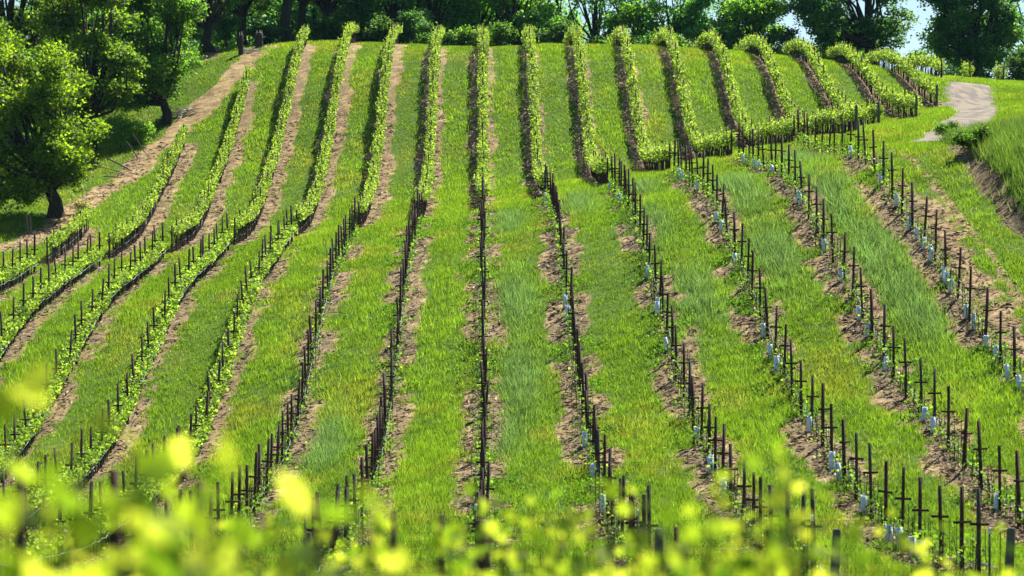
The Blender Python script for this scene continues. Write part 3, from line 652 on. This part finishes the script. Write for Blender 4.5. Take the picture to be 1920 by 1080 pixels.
# young staked vines of the right-hand rows
def young_meshes():
    out = []
    for s in range(9):
        r = np.random.default_rng(60+s); mb = MB()
        n = r.integers(34, 62)
        z = r.beta(1.4, 1.6, n)*.75+.12
        P = np.c_[r.normal(0, .13+.05*(s % 3), n), r.normal(0, .26, n), z]
        leaves(mb, P, r.uniform(.07, .15, n), pick(r, n, [(.035, .10, .013), (.06, .15, .016), (.12, .24, .02), (.24, .36, .03)], .25), r, .3, .3)
        fol = mb.build('leaves', M['vine'], loc=(0, 0, 0), mesh_only=True)
        mb = MB(); q = r.normal(0, .03, 6)
        mb.tube([(q[0], 0, -.1), (q[1], q[2], .35), (q[3], q[4], .75)], [.018, .014, .008], 5)
        mb.tube([(0, q[5], .33), (q[1], .3, .5), (q[2], .5, .48)], [.010, .008, .004], 5)
        st = mb.build('stem', M['stem'], loc=(0, 0, 0), mesh_only=True)
        mb = MB(); mb.tube([(.04, 0, -.1), (.04+q[0]*.5, .0, 1.05)], .0085, 5)
        sk = mb.build('stake', M['stem'], loc=(0, 0, 0), mesh_only=True)
        out.append((fol, st, sk))
    return out
YM = young_meshes()
spots = []
for k in range(-2, 6):
    r = np.random.default_rng(700+k)
    for y in np.arange(62.5, LOWTOP[k]-.6, 1.42):
        yy = y+r.normal(0, .12); z = hz(k*W, yy)
        if in_view(k*W, yy, z+.4, 10): spots.append((yy, k, z))
spots.sort()
near, far = spots[:300], spots[300:]
rv = np.random.default_rng(3)
for yy, k, z in near:
    fol, st, sk = YM[rv.integers(0, 9)]
    t = thing('young_vine', 'small staked young vine under the trellis, %s' % where(k), 'vine',
              (k*W+rv.normal(0, .04), yy, z), 'young vines under the lower trellis, %s' % where(k))
    t.rotation_euler = (0, 0, rv.choice([0, math.pi])+rv.normal(0, .25)); t.scale = (1, 1, rv.uniform(.7, 1.15))
    for n_, me, dy in (('leaves', fol, 0), ('stem', st, 0), ('stake', sk, 0), ('stake', sk, .47), ('stake', sk, .94)):
        o = bpy.data.objects.new(n_, me); C.objects.link(o); o.parent = t; o.location = (0, dy, 0)
        if dy: o.rotation_euler = (rv.normal(0, .03), rv.normal(0, .03), 0)
print('young vines', len(near), len(far))
mb = MB(); mbs = MB()
for yy, k, z in far:
    n = rv.integers(30, 55); x = k*W
    P = np.c_[rv.normal(x, .15, n), rv.normal(yy, .26, n), z+.1+rv.beta(1.4, 1.6, n)*.7]
    leaves(mb, P, rv.uniform(.08, .16, n), pick(rv, n, [(.035, .10, .013), (.06, .15, .016), (.12, .24, .02), (.24, .36, .03)], .25), rv, .3, .3)
    mbs.tube([(x+.04, yy, z-.1), (x+.05, yy, z+1.0)], .011, 5, (.02, .016, .012))
mb.v += mbs.v; mb.c += mbs.c; mb.f += [f+mb.n for f in mbs.f]; mb.n += mbs.n
fv = mb.build('young_vines', M['vine'])
tag(fv, 'more small young vines along the far upper ends of the open trellises', 'young vines', kind='stuff')

# grow tubes
def tube_mesh(h, s):
    r = np.random.default_rng(s); mb = MB()
    th = np.linspace(0, 2*np.pi, 11)[:-1]; ro, ri = .088, .079
    ring = lambda rad, z: np.c_[np.cos(th)*rad*(1+.08*np.cos(2*th+s)), np.sin(th)*rad, np.full(10, z)+(.012*np.cos(3*th+s) if z > .1 else 0)]
    v = np.r_[ring(ro, -.03), ring(ro, h), ring(ri, h), ring(ri, -.03)]
    f = [[a*10+j, a*10+(j+1) % 10, ((a+1) % 4)*10+(j+1) % 10, ((a+1) % 4)*10+j] for a in range(4) for j in range(10)]
    mb.add(v, f)
    return mb.build('grow_tube', M['tubep'], loc=(0, 0, 0), mesh_only=True)
TM = [tube_mesh(h, s) for s, h in enumerate((.48, .52, .58, .5))]
TUBES = {1: [(1027, 372), (1065, 603), (1068, 625), (1105, 842), (1120, 893), (1137, 960)],
         2: [(1149, 352), (1165, 372), (1168, 385), (1220, 507), (1236, 570), (1239, 584), (1257, 648), (1313, 820), (1338, 880), (1340, 872), (1362, 915)],
         3: [(1276, 335), (1284, 340), (1312, 358), (1350, 415), (1357, 432), (1384, 490), (1438, 612), (1453, 680), (1464, 690), (1522, 798), (1569, 868), (1582, 880), (1628, 952), (1678, 1012), (1676, 1015), (1697, 1035), (1720, 1058), (1733, 1065)],
         4: [(1398, 304), (1416, 315), (1427, 318), (1455, 330), (1502, 376), (1505, 382), (1551, 462), (1583, 515), (1618, 593), (1633, 625), (1668, 680), (1738, 776), (1755, 792), (1876, 930)],
         5: [(1600, 281), (1657, 333), (1684, 374), (1711, 411), (1723, 428), (1735, 442), (1749, 465), (1752, 462), (1778, 498), (1781, 514), (1789, 530), (1818, 574), (1832, 604), (1855, 640), (1871, 662), (1898, 697), (1918, 715)]}
rt = np.random.default_rng(8)
for k, pts in TUBES.items():
    for px, py in pts:
        x = k*W; y = x*F/(px-VX)
        if y < 60: y = 60+rt.random()
        o = bpy.data.objects.new('grow_tube', TM[rt.integers(0, 4)]); C.objects.link(o)
        o.location = (x+rt.normal(0, .03)-.13, y-.12, hz(x, y-.12)); o.rotation_euler = (rt.normal(0, .06), rt.normal(0, .08), rt.random()*6)
        tag(o, 'pale grow tube round a young vine, %s' % where(k), 'grow tube', 'white grow tubes under the lower trellis, %s' % where(k))
for px, py, k in ((760, 505, 0), (786, 560, -1), (1068, 470, 1)):
    x = k*W; y = at(px, py)[1]

# ------------------------------------------------------------------ trees
def make_tree(name, label, X, Y, Ht, R, th, tr, seed, pal, leaf=.26, nclump=260, nl=50, group=None, lobes=13, cat='tree', sink=0.0, lean=(0, 0), squash=1.0, clump_r=.5, cb=None):
    low = .08 if cat != 'tree' else .5
    r = np.random.default_rng(seed); z0 = hz(X, Y)-sink
    t = thing(name, label, cat, (X, Y, z0), group)
    cb = th*.5 if cb is None else cb; cz = z0+(Ht+cb)*.5; rz = (Ht-cb)*.5
    top = np.array([X+lean[0]*.22, Y+lean[1]*.22, z0+th])
    mb = MB()
    q = r.normal(0, .12, (4, 2))*tr*3
    mb.tube([(X, Y, z0-.5), (X+q[0, 0]*.2, Y, z0+.15), (X+lean[0]*.08+q[1, 0], Y+lean[1]*.08+q[1, 1], z0+th*.45), tuple(top), (top[0]+q[2, 0], top[1]+q[2, 1], z0+th+rz*.7)],
            [tr*1.9, tr*1.35, tr, tr*.85, tr*.4], 10)
    L_ = []
    for i in range(lobes):
        d = r.normal(size=3); d /= np.linalg.norm(d); d = np.sign(d)*np.abs(d)**.75
        rad = r.uniform(.45, .82) if i else .2
        lc = np.array([X+lean[0], Y+lean[1], cz])+d*np.array([R, R, rz])*rad
        L_.append((lc, R*r.uniform(.20, .36)))
    mc = MB(); per = nclump//lobes
    for lc, lr in L_:
        mid = (top+lc)/2+r.normal(0, .12*R, 3)*np.array([1, 1, .3])+np.array([0, 0, -.05*rz])
        mb.tube([top-np.array([0, 0, r.uniform(0, .3)*th*.5]), (top*.6+mid*.4)+r.normal(0, .1, 3), mid, lc], [tr*.5, tr*.36, tr*.24, tr*.1], 6)
        d = r.normal(size=(per, 3)); d /= np.linalg.norm(d, axis=1)[:, None]
        d[:, 2] = d[:, 2]*.8+.15
        cl = lc+d*lr*(r.random((per, 1))**.4)*np.array([1.05, 1.05, .85*squash])
        cl[:, 2] = np.where(cl[:, 2] < z0+max(cb, low), z0+max(cb, low)+r.random(per)*low*3, cl[:, 2])
        for j in range(min(4, per)):
            e = cl[j]; m2 = (lc+e)/2+r.normal(0, .12, 3)
            mb.tube([lc, m2, e], [tr*.1, tr*.07, tr*.03], 4)
        hue = pick(r, per, pal, .22)
        n = r.integers(int(nl*.28), int(nl*.85), per) if cat == 'tree' else r.integers(int(nl*.4), int(nl*1.1), per)
        ci = np.repeat(np.arange(per), n)
        P = cl[ci]+r.normal(0, 1, (len(ci), 3))*np.array([clump_r, clump_r, clump_r*.7])*.62
        leaves(mc, P, r.uniform(.6, 1.35, len(P))*leaf, hue[ci]*np.exp(r.normal(0, .2, (len(P), 1))), r, .35)
    mc.build('crown', M['oak'], t); mb.build('trunk', M['bark'], t, smooth=True)
    return t

def px2(px, D): return (px-VX)/F*D
BRIGHT = [(.10, .165, .018), (.13, .20, .02), (.17, .24, .024), (.06, .12, .016)]
PALE = [(.09, .18, .035), (.11, .21, .04), (.14, .24, .042), (.06, .14, .03)]
OLIVE = [(.10, .165, .028), (.14, .21, .03), (.07, .13, .025)]
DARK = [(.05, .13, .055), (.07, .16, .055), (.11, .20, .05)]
TEAL = [(.07, .19, .08), (.10, .23, .08), (.14, .27, .07)]
MID = [(.09, .20, .04), (.12, .25, .045), (.17, .30, .045)]

make_tree('oak_tree', 'large bright green oak with a dark trunk at the left edge of the vineyard', px2(106, 186), 186, 13.4, 4.9, 2.1, .44, 11, BRIGHT, .20, 1300, 75, lobes=46, cb=-.6, lean=(-2.4, -.3))
make_tree('oak_tree', 'fresh green oak leaning over the dirt path, beside the bleached branch pile', px2(314, 214), 214, 11.8, 4.3, 1.6, .36, 12, PALE, .21, 1000, 70, lobes=38, cb=-.3, lean=(-1.3, 0))
make_tree('oak_tree', 'tall olive green oak rising behind the two bright oaks at the left', px2(170, 228), 228, 17, 6.2, 3.2, .45, 13, OLIVE, .30, 640, 46, lobes=30, lean=(.5, 0), cb=.6)
make_tree('oak_tree', 'mid green oak hidden behind the gap between the two bright oaks', px2(225, 222), 222, 13, 4.4, 2.0, .38, 17, MID, .24, 560, 48, lobes=28, cb=.3)
make_tree('oak_tree', 'loose crowned olive oak with dark limbs showing, between the two bright oaks', px2(172, 206), 206, 15, 4.3, 2.6, .36, 18, OLIVE, .24, 640, 60, lobes=34, cb=1.2)
make_tree('oak_tree', 'dark oak with a low crown behind the top of the dirt path', px2(392, 233), 233, 14, 3.6, 2.0, .40, 14, DARK, .24, 420, 60, cb=.6)
make_tree('oak_tree', 'shaded oak filling the far top left corner behind the bright oak', px2(20, 232), 232, 16, 5.6, 2.5, .45, 15, OLIVE, .31, 620, 46, lobes=34, cb=1.0)
# dark wood along the crest: each tree its own
BACK = [
 (455, 246, 14.5, 3.6, 3.2, .42, DARK, 'dark oak between the stumps and the tall black trunk on the crest'),
 (541, 243, 15.0, 3.6, 4.2, .48, DARK, 'dark tree with the thickest bare black trunk on the crest'),
 (568, 247, 15.0, 3.2, 4.2, .36, DARK, 'dark tree with a bare trunk just behind the fourth upper row left of middle'),
 (612, 249, 14.0, 3.6, 3.4, .40, DARK, 'dark tree with a slim shaded trunk right of the two bare black trunks'),
 (672, 250, 13.5, 3.8, 2.2, .36, DARK, 'dense dark tree behind the crest end of the third upper row left of middle'),
 (742, 252, 13.5, 3.8, 1.6, .36, DARK, 'dense dark tree behind the crest end of the second upper row left of middle'),
 (818, 252, 13.0, 3.8, 1.4, .34, TEAL, 'dark teal tree behind the crest end of the first upper row left of middle'),
 (893, 254, 13.0, 3.8, 1.6, .34, MID, 'mid green tree behind the crest end of the straight middle row'),
 (965, 252, 12.5, 3.8, 1.2, .34, TEAL, 'dark bluish tree behind the crest end of the first upper row right of middle'),
 (1045, 254, 12.5, 3.6, 1.6, .30, MID, 'thin crowned green tree behind the crest end of the second upper row right of middle'),
 (1118, 252, 12.5, 3.8, 1.4, .30, TEAL, 'open branched tree with sky gaps behind the third upper row right of middle'),
 (1198, 252, 12.0, 3.8, 1.2, .30, MID, 'open branched tree with sky gaps behind the fourth upper row right of middle'),
 (1262, 250, 10.5, 3.4, 1.0, .30, TEAL, 'bluish tree with a leaning limb behind the fifth upper row right of middle'),
 (1335, 248, 7.4, 3.2, .8, .28, TEAL, 'rounded teal tree between the bluish tree and the bright round one'),
 (1400, 247, 7.2, 2.8, .8, .28, MID, 'bright rounded tree just left of the blue sky gap'),
]
for n, (px, D, Ht, R, th, tr, pal, lb) in enumerate(BACK):
    op = n in (9, 10, 11, 12)
    make_tree('crest_tree', lb, px2(px, D), D, Ht, R*1.15, th, tr, 200+n, pal, .26, 230 if op else 480, 44 if op else 56, 'trees along the crest', lobes=22, cb=max(.4, th*.75-.6))
make_tree('oak_tree', 'big dark spreading oak with a forked trunk left of the sky gap by the road', px2(1640, 246), 246, 12.5, 5.9, 3.0, .46, 38, DARK, .25, 1000, 62, lobes=44, lean=(-2.4, 0), cb=.7)
make_tree('oak_tree', 'broad dark oak standing over the two vine row ends at the gravel road', px2(1828, 252), 252, 13.5, 4.9, 2.0, .5, 32, DARK, .26, 1200, 64, lobes=40, cb=-.6)
make_tree('oak_tree', 'dark oak at the right edge behind the grassy rise beyond the road', px2(1945, 258), 258, 13, 5, 1.6, .45, 33, DARK, .26, 420, 55, cb=.5)
make_tree('crest_tree', 'pale green tree glimpsed through the sky gap right of the forked oak', px2(1705, 275), 275, 6.6, 1.7, 1.6, .2, 34, PALE, .24, 80, 45, 'trees along the crest', lobes=6)
# undergrowth bushes on the crest
BUSH = [(505, 240, 1.7, 1.5, DARK, 'dark low bush between the stump and the thick black trunk'), (640, 243, 2.2, 1.8, DARK, 'dark bush under the trees left of the third upper row left of middle'),
        (705, 243, 2.5, 1.9, DARK, 'dark bush between the third and second upper rows left of middle'), (782, 243, 2.6, 1.9, TEAL, 'teal bush between the second and first upper rows left of middle'),
        (862, 242, 2.9, 1.8, MID, 'round bright bush just left of the straight middle row'), (942, 243, 2.3, 1.8, MID, 'green bush just right of the straight middle row'),
        (1032, 243, 2.4, 1.8, TEAL, 'teal bush between the first and second upper rows right of middle'), (1118, 243, 2.0, 1.7, TEAL, 'low teal bush between the second and third upper rows right of middle'),
        (1205, 243, 2.2, 1.8, TEAL, 'teal bush between the third and fourth upper rows right of middle'), (1285, 243, 2.3, 1.9, MID, 'green bush between the fourth and fifth upper rows right of middle'),
        (1365, 243, 2.2, 1.8, TEAL, 'teal bush between the fifth and sixth upper rows right of middle'), (1455, 246, 2.8, 1.8, TEAL, 'teal bush below the blue sky gap at the sixth upper row right of middle'),
        (1530, 250, 4.4, 3.2, DARK, 'dark bush under the left side of the forked oak'), (1600, 254, 3.2, 2.4, DARK, 'dark bush just left of the forked oak trunk'), (1785, 258, 3.4, 2.6, DARK, 'dark bush behind the tenth upper row right of middle'),
        (1855, 259, 4.2, 3.4, DARK, 'dark bush between the two vine row ends by the road'), (1915, 258, 2.8, 2.4, DARK, 'dark bush at the right edge beyond the gravel road')]
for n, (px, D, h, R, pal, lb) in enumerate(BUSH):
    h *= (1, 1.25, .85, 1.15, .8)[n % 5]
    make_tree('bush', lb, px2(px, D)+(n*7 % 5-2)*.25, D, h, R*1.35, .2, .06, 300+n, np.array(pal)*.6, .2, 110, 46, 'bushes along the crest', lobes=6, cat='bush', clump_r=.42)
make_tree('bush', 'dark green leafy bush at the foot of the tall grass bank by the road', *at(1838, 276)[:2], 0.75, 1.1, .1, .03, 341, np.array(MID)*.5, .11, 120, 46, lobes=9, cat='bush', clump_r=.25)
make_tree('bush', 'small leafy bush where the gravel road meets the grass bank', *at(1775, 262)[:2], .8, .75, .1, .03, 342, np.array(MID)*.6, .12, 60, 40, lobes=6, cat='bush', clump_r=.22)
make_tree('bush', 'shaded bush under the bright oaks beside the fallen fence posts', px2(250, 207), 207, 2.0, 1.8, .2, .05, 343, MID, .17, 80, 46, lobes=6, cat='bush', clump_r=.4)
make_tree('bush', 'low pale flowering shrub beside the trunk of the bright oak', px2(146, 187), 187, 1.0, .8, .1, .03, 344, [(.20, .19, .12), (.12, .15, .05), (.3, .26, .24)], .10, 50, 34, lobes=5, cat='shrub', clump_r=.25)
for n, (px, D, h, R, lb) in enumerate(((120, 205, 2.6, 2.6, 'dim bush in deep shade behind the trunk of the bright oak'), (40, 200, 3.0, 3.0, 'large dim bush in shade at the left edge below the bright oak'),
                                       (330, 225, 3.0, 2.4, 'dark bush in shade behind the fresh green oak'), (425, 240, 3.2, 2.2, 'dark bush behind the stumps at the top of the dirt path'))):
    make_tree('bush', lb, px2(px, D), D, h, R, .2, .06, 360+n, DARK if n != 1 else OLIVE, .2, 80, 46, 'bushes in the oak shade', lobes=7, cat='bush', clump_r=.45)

# far wood behind the crest trees, reads as one mass
def far_wood():
    r = np.random.default_rng(77); mc = MB()
    for px in np.arange(-60, 1010, 34):
        D = r.uniform(266, 292); X = px2(px, D); z0 = hz(X, D)
        Ht = r.uniform(11, 15)
        n = 230
        cl = np.c_[X+r.normal(0, 1.9, n), D+r.normal(0, 1.6, n), z0+r.uniform(.3, Ht, n)]
        ci = np.repeat(np.arange(n), 26)
        P = cl[ci]+r.normal(0, .55, (len(ci), 3))
        leaves(mc, P, r.uniform(.7, 1.4, len(P))*.32, pick(r, n, DARK+TEAL, .15)[ci], r, .35)
        mc.tube([(X, D, z0-.4), (X+.2, D, z0+Ht*.5), (X, D+.1, z0+Ht*.9)], [.3, .22, .06], 6, (.03, .025, .02))
    g = mc.build('woodland', M['oak'])
    tag(g, 'dark woodland massed behind the crest trees', 'woodland', kind='stuff')
far_wood()

# ------------------------------------------------------------------ odds and ends on the left margin
def pole(name, label, cat, p0, p1, r0, m, group=None):
    t = MB(); p0 = np.array(p0); p1 = np.array(p1)
    mid = (p0+p1)/2+np.array([.02, .01, .015])
    t.tube([p0, mid, p1], [r0, r0*.92, r0*.85], 8)
    o = t.build(name, m, loc=tuple(p0)); return tag(o, label, cat, group)
def lean_post(a, b, lb, r0=.05, m='wood'):
    x, y, z = at(*a); D = y
    pole('fence_post', lb, 'post', (x, y, z-.05), ((b[0]-VX)/F*D, D-.3, (540-b[1])/F*D), r0, M[m], 'loose fence posts by the dirt path')
lean_post((260, 298), (239, 266), 'grey post leaning left beside the dirt path, upper middle of the loose posts', .05)
lean_post((273, 286), (251, 252), 'topmost grey post leaning left beside the dirt path', .04)
lean_post((243, 318), (204, 298), 'longest dark post slumped almost flat beside the dirt path', .06)
lean_post((236, 325), (193, 314), 'thin post lying just below the longest slumped post', .035)
lean_post((231, 333), (196, 331), 'lowest post lying flat on the grass beside the dirt path', .045)
lean_post((99, 408), (98, 352), 'upright grey post standing against the trunk of the bright oak', .09)
lean_post((53, 440), (52, 398), 'pale post in shade left of the bright oak trunk', .08)
lean_post((59, 440), (59, 400), 'thin pale post beside another in the shade left of the oak trunk', .05)
def stump(px, py, h, r0, lb):
    x, y, z = at(px, py); mb = MB(); r = np.random.default_rng(int(px))
    mb.tube([(x, y, z-.3), (x+.02, y, z+.1), (x-.03, y, z+h*.6), (x+.05, y, z+h*.95), (x+.04, y, z+h)], [r0*1.35, r0*1.1, r0, r0*.9, r0*.55], 10)
    mb.tube([(x, y, z+h*.5), (x+r0*1.6, y-.1, z+h*.75)], [r0*.35, r0*.15], 6)
    for q in range(5):
        a = q*1.26; mb.tube([(x+math.cos(a)*r0*.6, y+math.sin(a)*r0*.6, z+h*.85), (x+math.cos(a)*r0*.65, y+math.sin(a)*r0*.6, z+h*(1.02+.16*r.random()))], [r0*.34, r0*.1], 6)
    tag(mb.build('tree_stump', M['old'], loc=(x, y, z)), lb, 'stump')
stump(452, 103, 1.6, .2, 'tall narrow grey stump at the top of the dirt path')
stump(486, 92, 1.3, .33, 'wide grey stump at the top of the dirt path')
def heap(px, py, n, w, L_, lb, m, seed):
    x, y, z = at(px, py); r = np.random.default_rng(seed); mb = MB()
    for i in range(n):
        a = r.normal(.55, .35); c = np.array([x+r.normal(0, w), y+r.normal(0, w*.6), 0]); c[2] = hz(c[0], c[1])+.08+r.uniform(0, .35)
        d = np.array([math.cos(a), math.sin(a)*.5, r.normal(.15, .2)])*r.uniform(.5, 1)*L_/2
        mb.tube([c-d, c+r.normal(0, .05, 3), c+d], [.045, .05, .02], 6)
    tag(mb.build('branch_pile', m, loc=(x, y, z)), lb, 'branch pile')
heap(347, 216, 16, .5, 1.9, 'bleached pile of dead branches on the edge of the dirt path', M['dead'], 5)
heap(470, 100, 12, .35, 1.2, 'pale heap of broken wood at the foot of the two stumps', M['dead'], 6)

# ------------------------------------------------------------------ wire fence across the foot of the slope
fy = 56.4
t = thing('wire_fence', 'see-through wire mesh fence on dark posts across the foot of the slope', 'fence', (0, fy, hz(0, fy)))
for px, top in ((572, 950), (892, 945), (1195, 956), (1523, 966), (1857, 990), (250, 948)):
    x = px2(px, fy); zt = (540-top)/F*fy; zb = hz(x, fy)
    mb = MB(); hh = zt-zb
    mb.box(x, fy, zb-.2, .045, .012, hh-.13+.2); mb.box(x, fy+.018, zb-.2, .012, .024, hh-.132+.2)
    p = mb.build('fence_post', M['tpost'], t)
    mb = MB(); mb.box(x, fy+.008, zb+hh-.128, .05, .04, .13); mb.build('white_tip', M['white'], t).parent = p
mb = MB(); xs = np.arange(-11.5, 12.5, .16); top = 1.42
for x in xs: mb.tube([(x, fy-.02, hz(x, fy)+.03), (x, fy-.02, hz(x, fy)+top)], .0022, 4, cap=False)
for h in np.arange(.06, top+.02, .17):
    xx = np.arange(-11.5, 12.6, 1.2); mb.tube(np.c_[xx, np.full(len(xx), fy-.02), H(xx, np.full(len(xx), fy))+h], .0024, 4)
mb.build('wire_mesh', M['wire'], t)

# ------------------------------------------------------------------ near row of vines in front of the lens
FY = 26.0
t = thing('vine_trellis', 'nearest blurred trellis of dark posts crossing behind the foreground leaves', 'trellis', (0, FY, hz(0, FY)))
for px, top, D in ((40, 890, 21), (215, 882, 22), (375, 903, 23), (588, 938, 44), (738, 957, 30), (828, 966, 31), (905, 975, 32), (942, 992, 30), (1200, 992, 31), (1268, 988, 40), (1440, 985, 34)):
    x = px2(px, D); zb = hz(x, D); zt = (540-top)/F*D
    mb = MB(); w = .06 if px != 905 else .16
    mb.box(x, D, zb-.2, w, w*.8, zt-zb+.2); mb.box(x, D-.05, zb+(zt-zb)*.6, .36 if px != 905 else .2, .03, .04)
    mb.build('post', M['rust'], t)
mb = MB(); mb.tube([(px2(40, 21), 21, hz(0, 21)+1.2), (px2(375, 23), 23, hz(0, 23)+1.2), (px2(738, 30), 30, hz(0, 30)+1.2), (px2(1440, 34), 34, hz(1, 34)+1.2)], .003, 4)
mb.build('wire', M['wire'], t)

FP = [(.17, .27, .035), (.24, .33, .05), (.11, .21, .025), (.29, .36, .10), (.07, .15, .02)]
def vine_leaf(mb, p, nrm, up, s, col):
    a = up-nrm*np.dot(up, nrm); a /= np.linalg.norm(a)+1e-9; b = np.cross(nrm, a)
    ang = np.array([-2.75, -2.1, -1.45, -.95, -.45, 0, .45, .95, 1.45, 2.1, 2.75]); rad = np.array([.36, .5, .42, .56, .42, .62, .42, .56, .42, .5, .36])
    rim = p+s*(np.cos(ang)*rad)[:, None]*a+s*(np.sin(ang)*rad)[:, None]*b-nrm*(rad**2*s*.35)[:, None]
    v = np.r_[[p-a*s*.12], rim]
    mb.add(v, [[0, i, i+1] for i in range(1, 11)], col)
def front_vine(label, X, Y, topz, width, nshoot, seed, size=.105, per=15):
    r = np.random.default_rng(seed); z0 = hz(X, Y)
    t = thing('grapevine', label, 'vine', (X, Y, z0), 'out of focus foreground vines')
    ms = MB(); ml = MB()
    ms.tube([(X, Y, z0-.1), (X+.03, Y, z0+.4), (X, Y, z0+.75)], [.035, .03, .025], 8)
    head = np.array([X, Y, z0+.75])
    for i in range(nshoot):
        ex = X+r.uniform(-1, 1)*width; ey = Y+r.normal(0, .18); ez = topz-abs(r.normal(0, .16))-.22*((ex-X)/width)**2
        base = head+np.array([(ex-X)*.7, (ey-Y)*.5, r.uniform(-.05, .1)])
        mid = (base+np.array([ex, ey, ez]))/2+r.normal(0, .05, 3)
        path = np.array([head, base, mid, (ex, ey, ez)])
        ms.tube(path, [.012, .008, .006, .003], 5)
        for f in np.linspace(.05, 1, per):
            q = base*(1-f)+np.array([ex, ey, ez])*f+r.normal(0, .055, 3)
            n = r.normal(size=3)*.85+np.array([.3, .5, .62]); n /= np.linalg.norm(n)
            u = r.normal(size=3); u[2] -= .6
            vine_leaf(ml, q, n, u, size*r.uniform(.65, 1.25)*(1.1-.45*f), pick(r, 1, FP)[0])
    ml.build('leaves', M['front'], t); ms.build('cane', M['stem'], t)
FV = [(-10, 5.6, 900, .36, 11, 'large yellow-green blurred vine filling the bottom left corner'),
      (185, 6.8, 950, .34, 9, 'blurred vine just right of the large one in the bottom left corner'),
      (320, 11.5, 1000, .5, 12, 'less blurred small leaved vine between the bottom left leaf masses'),
      (440, 5.2, 930, .17, 5, 'blurred vine with a tall pale shoot left of the bottom middle'),
      (530, 12.5, 1008, .5, 12, 'small leaved blurred vine below the thick brown post at bottom'),
      (620, 7.2, 1010, .28, 9, 'soft large leaved blurred vine right of the thick brown post at bottom'),
      (790, 10.2, 1010, .4, 11, 'blurred vine at the bottom just left of the straight middle row'),
      (960, 11.5, 985, .4, 11, 'blurred vine with round light leaves at the bottom middle'),
      (1120, 11, 985, .45, 13, 'blurred vine with many light spots right of the bottom middle'),
      (1270, 9.6, 995, .40, 13, 'dense blurred vine below the first lower trellis right of middle'),
      (1440, 8.2, 965, .30, 14, 'brightest blurred vine clump right of the bottom middle'),
      (1560, 11.6, 1040, .5, 11, 'low blurred vine below the second lower trellis right of middle'),
      (1740, 11.0, 1050, .6, 11, 'sparse low blurred vine in the bottom right corner'),
      (1900, 11.5, 1062, .5, 7, 'small low blurred vine at the far bottom right edge')]
for n, (px, D, py, w, ns, lb) in enumerate(FV):
    front_vine(lb, px2(px, D), D, (540-py+(92 if D < 7 else 50))/F*D+.04, w*1.15, int(ns*(1.5 if D < 7 else 1.9)), 500+n, .135 if D < 7 else .08)

# ------------------------------------------------------------------ air
m, nt_, out_ = nodes('air')
pv = nt_.nodes.new('ShaderNodeVolumePrincipled'); pv.inputs['Density'].default_value = .000035; pv.inputs['Color'].default_value = (.35, .72, 1, 1)
nt_.links.new(pv.outputs[0], out_.inputs['Volume'])
mb = MB(); mb.box(0, 1050, -150, 2700, 3100, 190)
hzo = mb.build('haze', m); tag(hzo, 'thin bluish summer air over the whole hillside', 'haze', kind='stuff')

# ------------------------------------------------------------------ light, sky, camera
AZ, EL = math.radians(30), math.radians(50)
sd = Vector((math.sin(AZ)*math.cos(EL), math.cos(AZ)*math.cos(EL), math.sin(EL)))
sun = bpy.data.lights.new('sun', 'SUN'); sun.energy = 5.0; sun.angle = math.radians(.5); sun.color = (1, .95, .86)
so = bpy.data.objects.new('sun', sun); C.objects.link(so); so.rotation_euler = sd.to_track_quat('Z', 'Y').to_euler(); so.location = (40, 60, 90)
w = bpy.data.worlds.new('World'); bpy.context.scene.world = w; w.use_nodes = True
nt = w.node_tree; bg = nt.nodes['Background']
sky = nt.nodes.new('ShaderNodeTexSky'); sky.sky_type = 'NISHITA'; sky.sun_disc = False
sky.sun_elevation = EL; sky.sun_rotation = AZ; sky.altitude = 100; sky.air_density = 1.0; sky.dust_density = .05; sky.ozone_density = 3.0
nt.links.new(sky.outputs[0], bg.inputs[0]); bg.inputs[1].default_value = .051

cam = bpy.data.cameras.new('camera'); cam.lens = 100; cam.sensor_width = 36; cam.clip_end = 4000; cam.clip_start = .1
cam.dof.use_dof = True; cam.dof.focus_distance = 135; cam.dof.aperture_fstop = 2.3
co = bpy.data.objects.new('camera', cam); C.objects.link(co); co.rotation_euler = (math.radians(90), 0, -math.atan(54/F))
sc = bpy.context.scene; sc.camera = co
sc.view_settings.view_transform = 'Standard'; sc.view_settings.look = 'None'; sc.view_settings.exposure = 1.3; sc.view_settings.gamma = 1
sc.cycles.max_bounces = 6; sc.cycles.transmission_bounces = 4; sc.cycles.diffuse_bounces = 3; sc.cycles.use_denoising = True
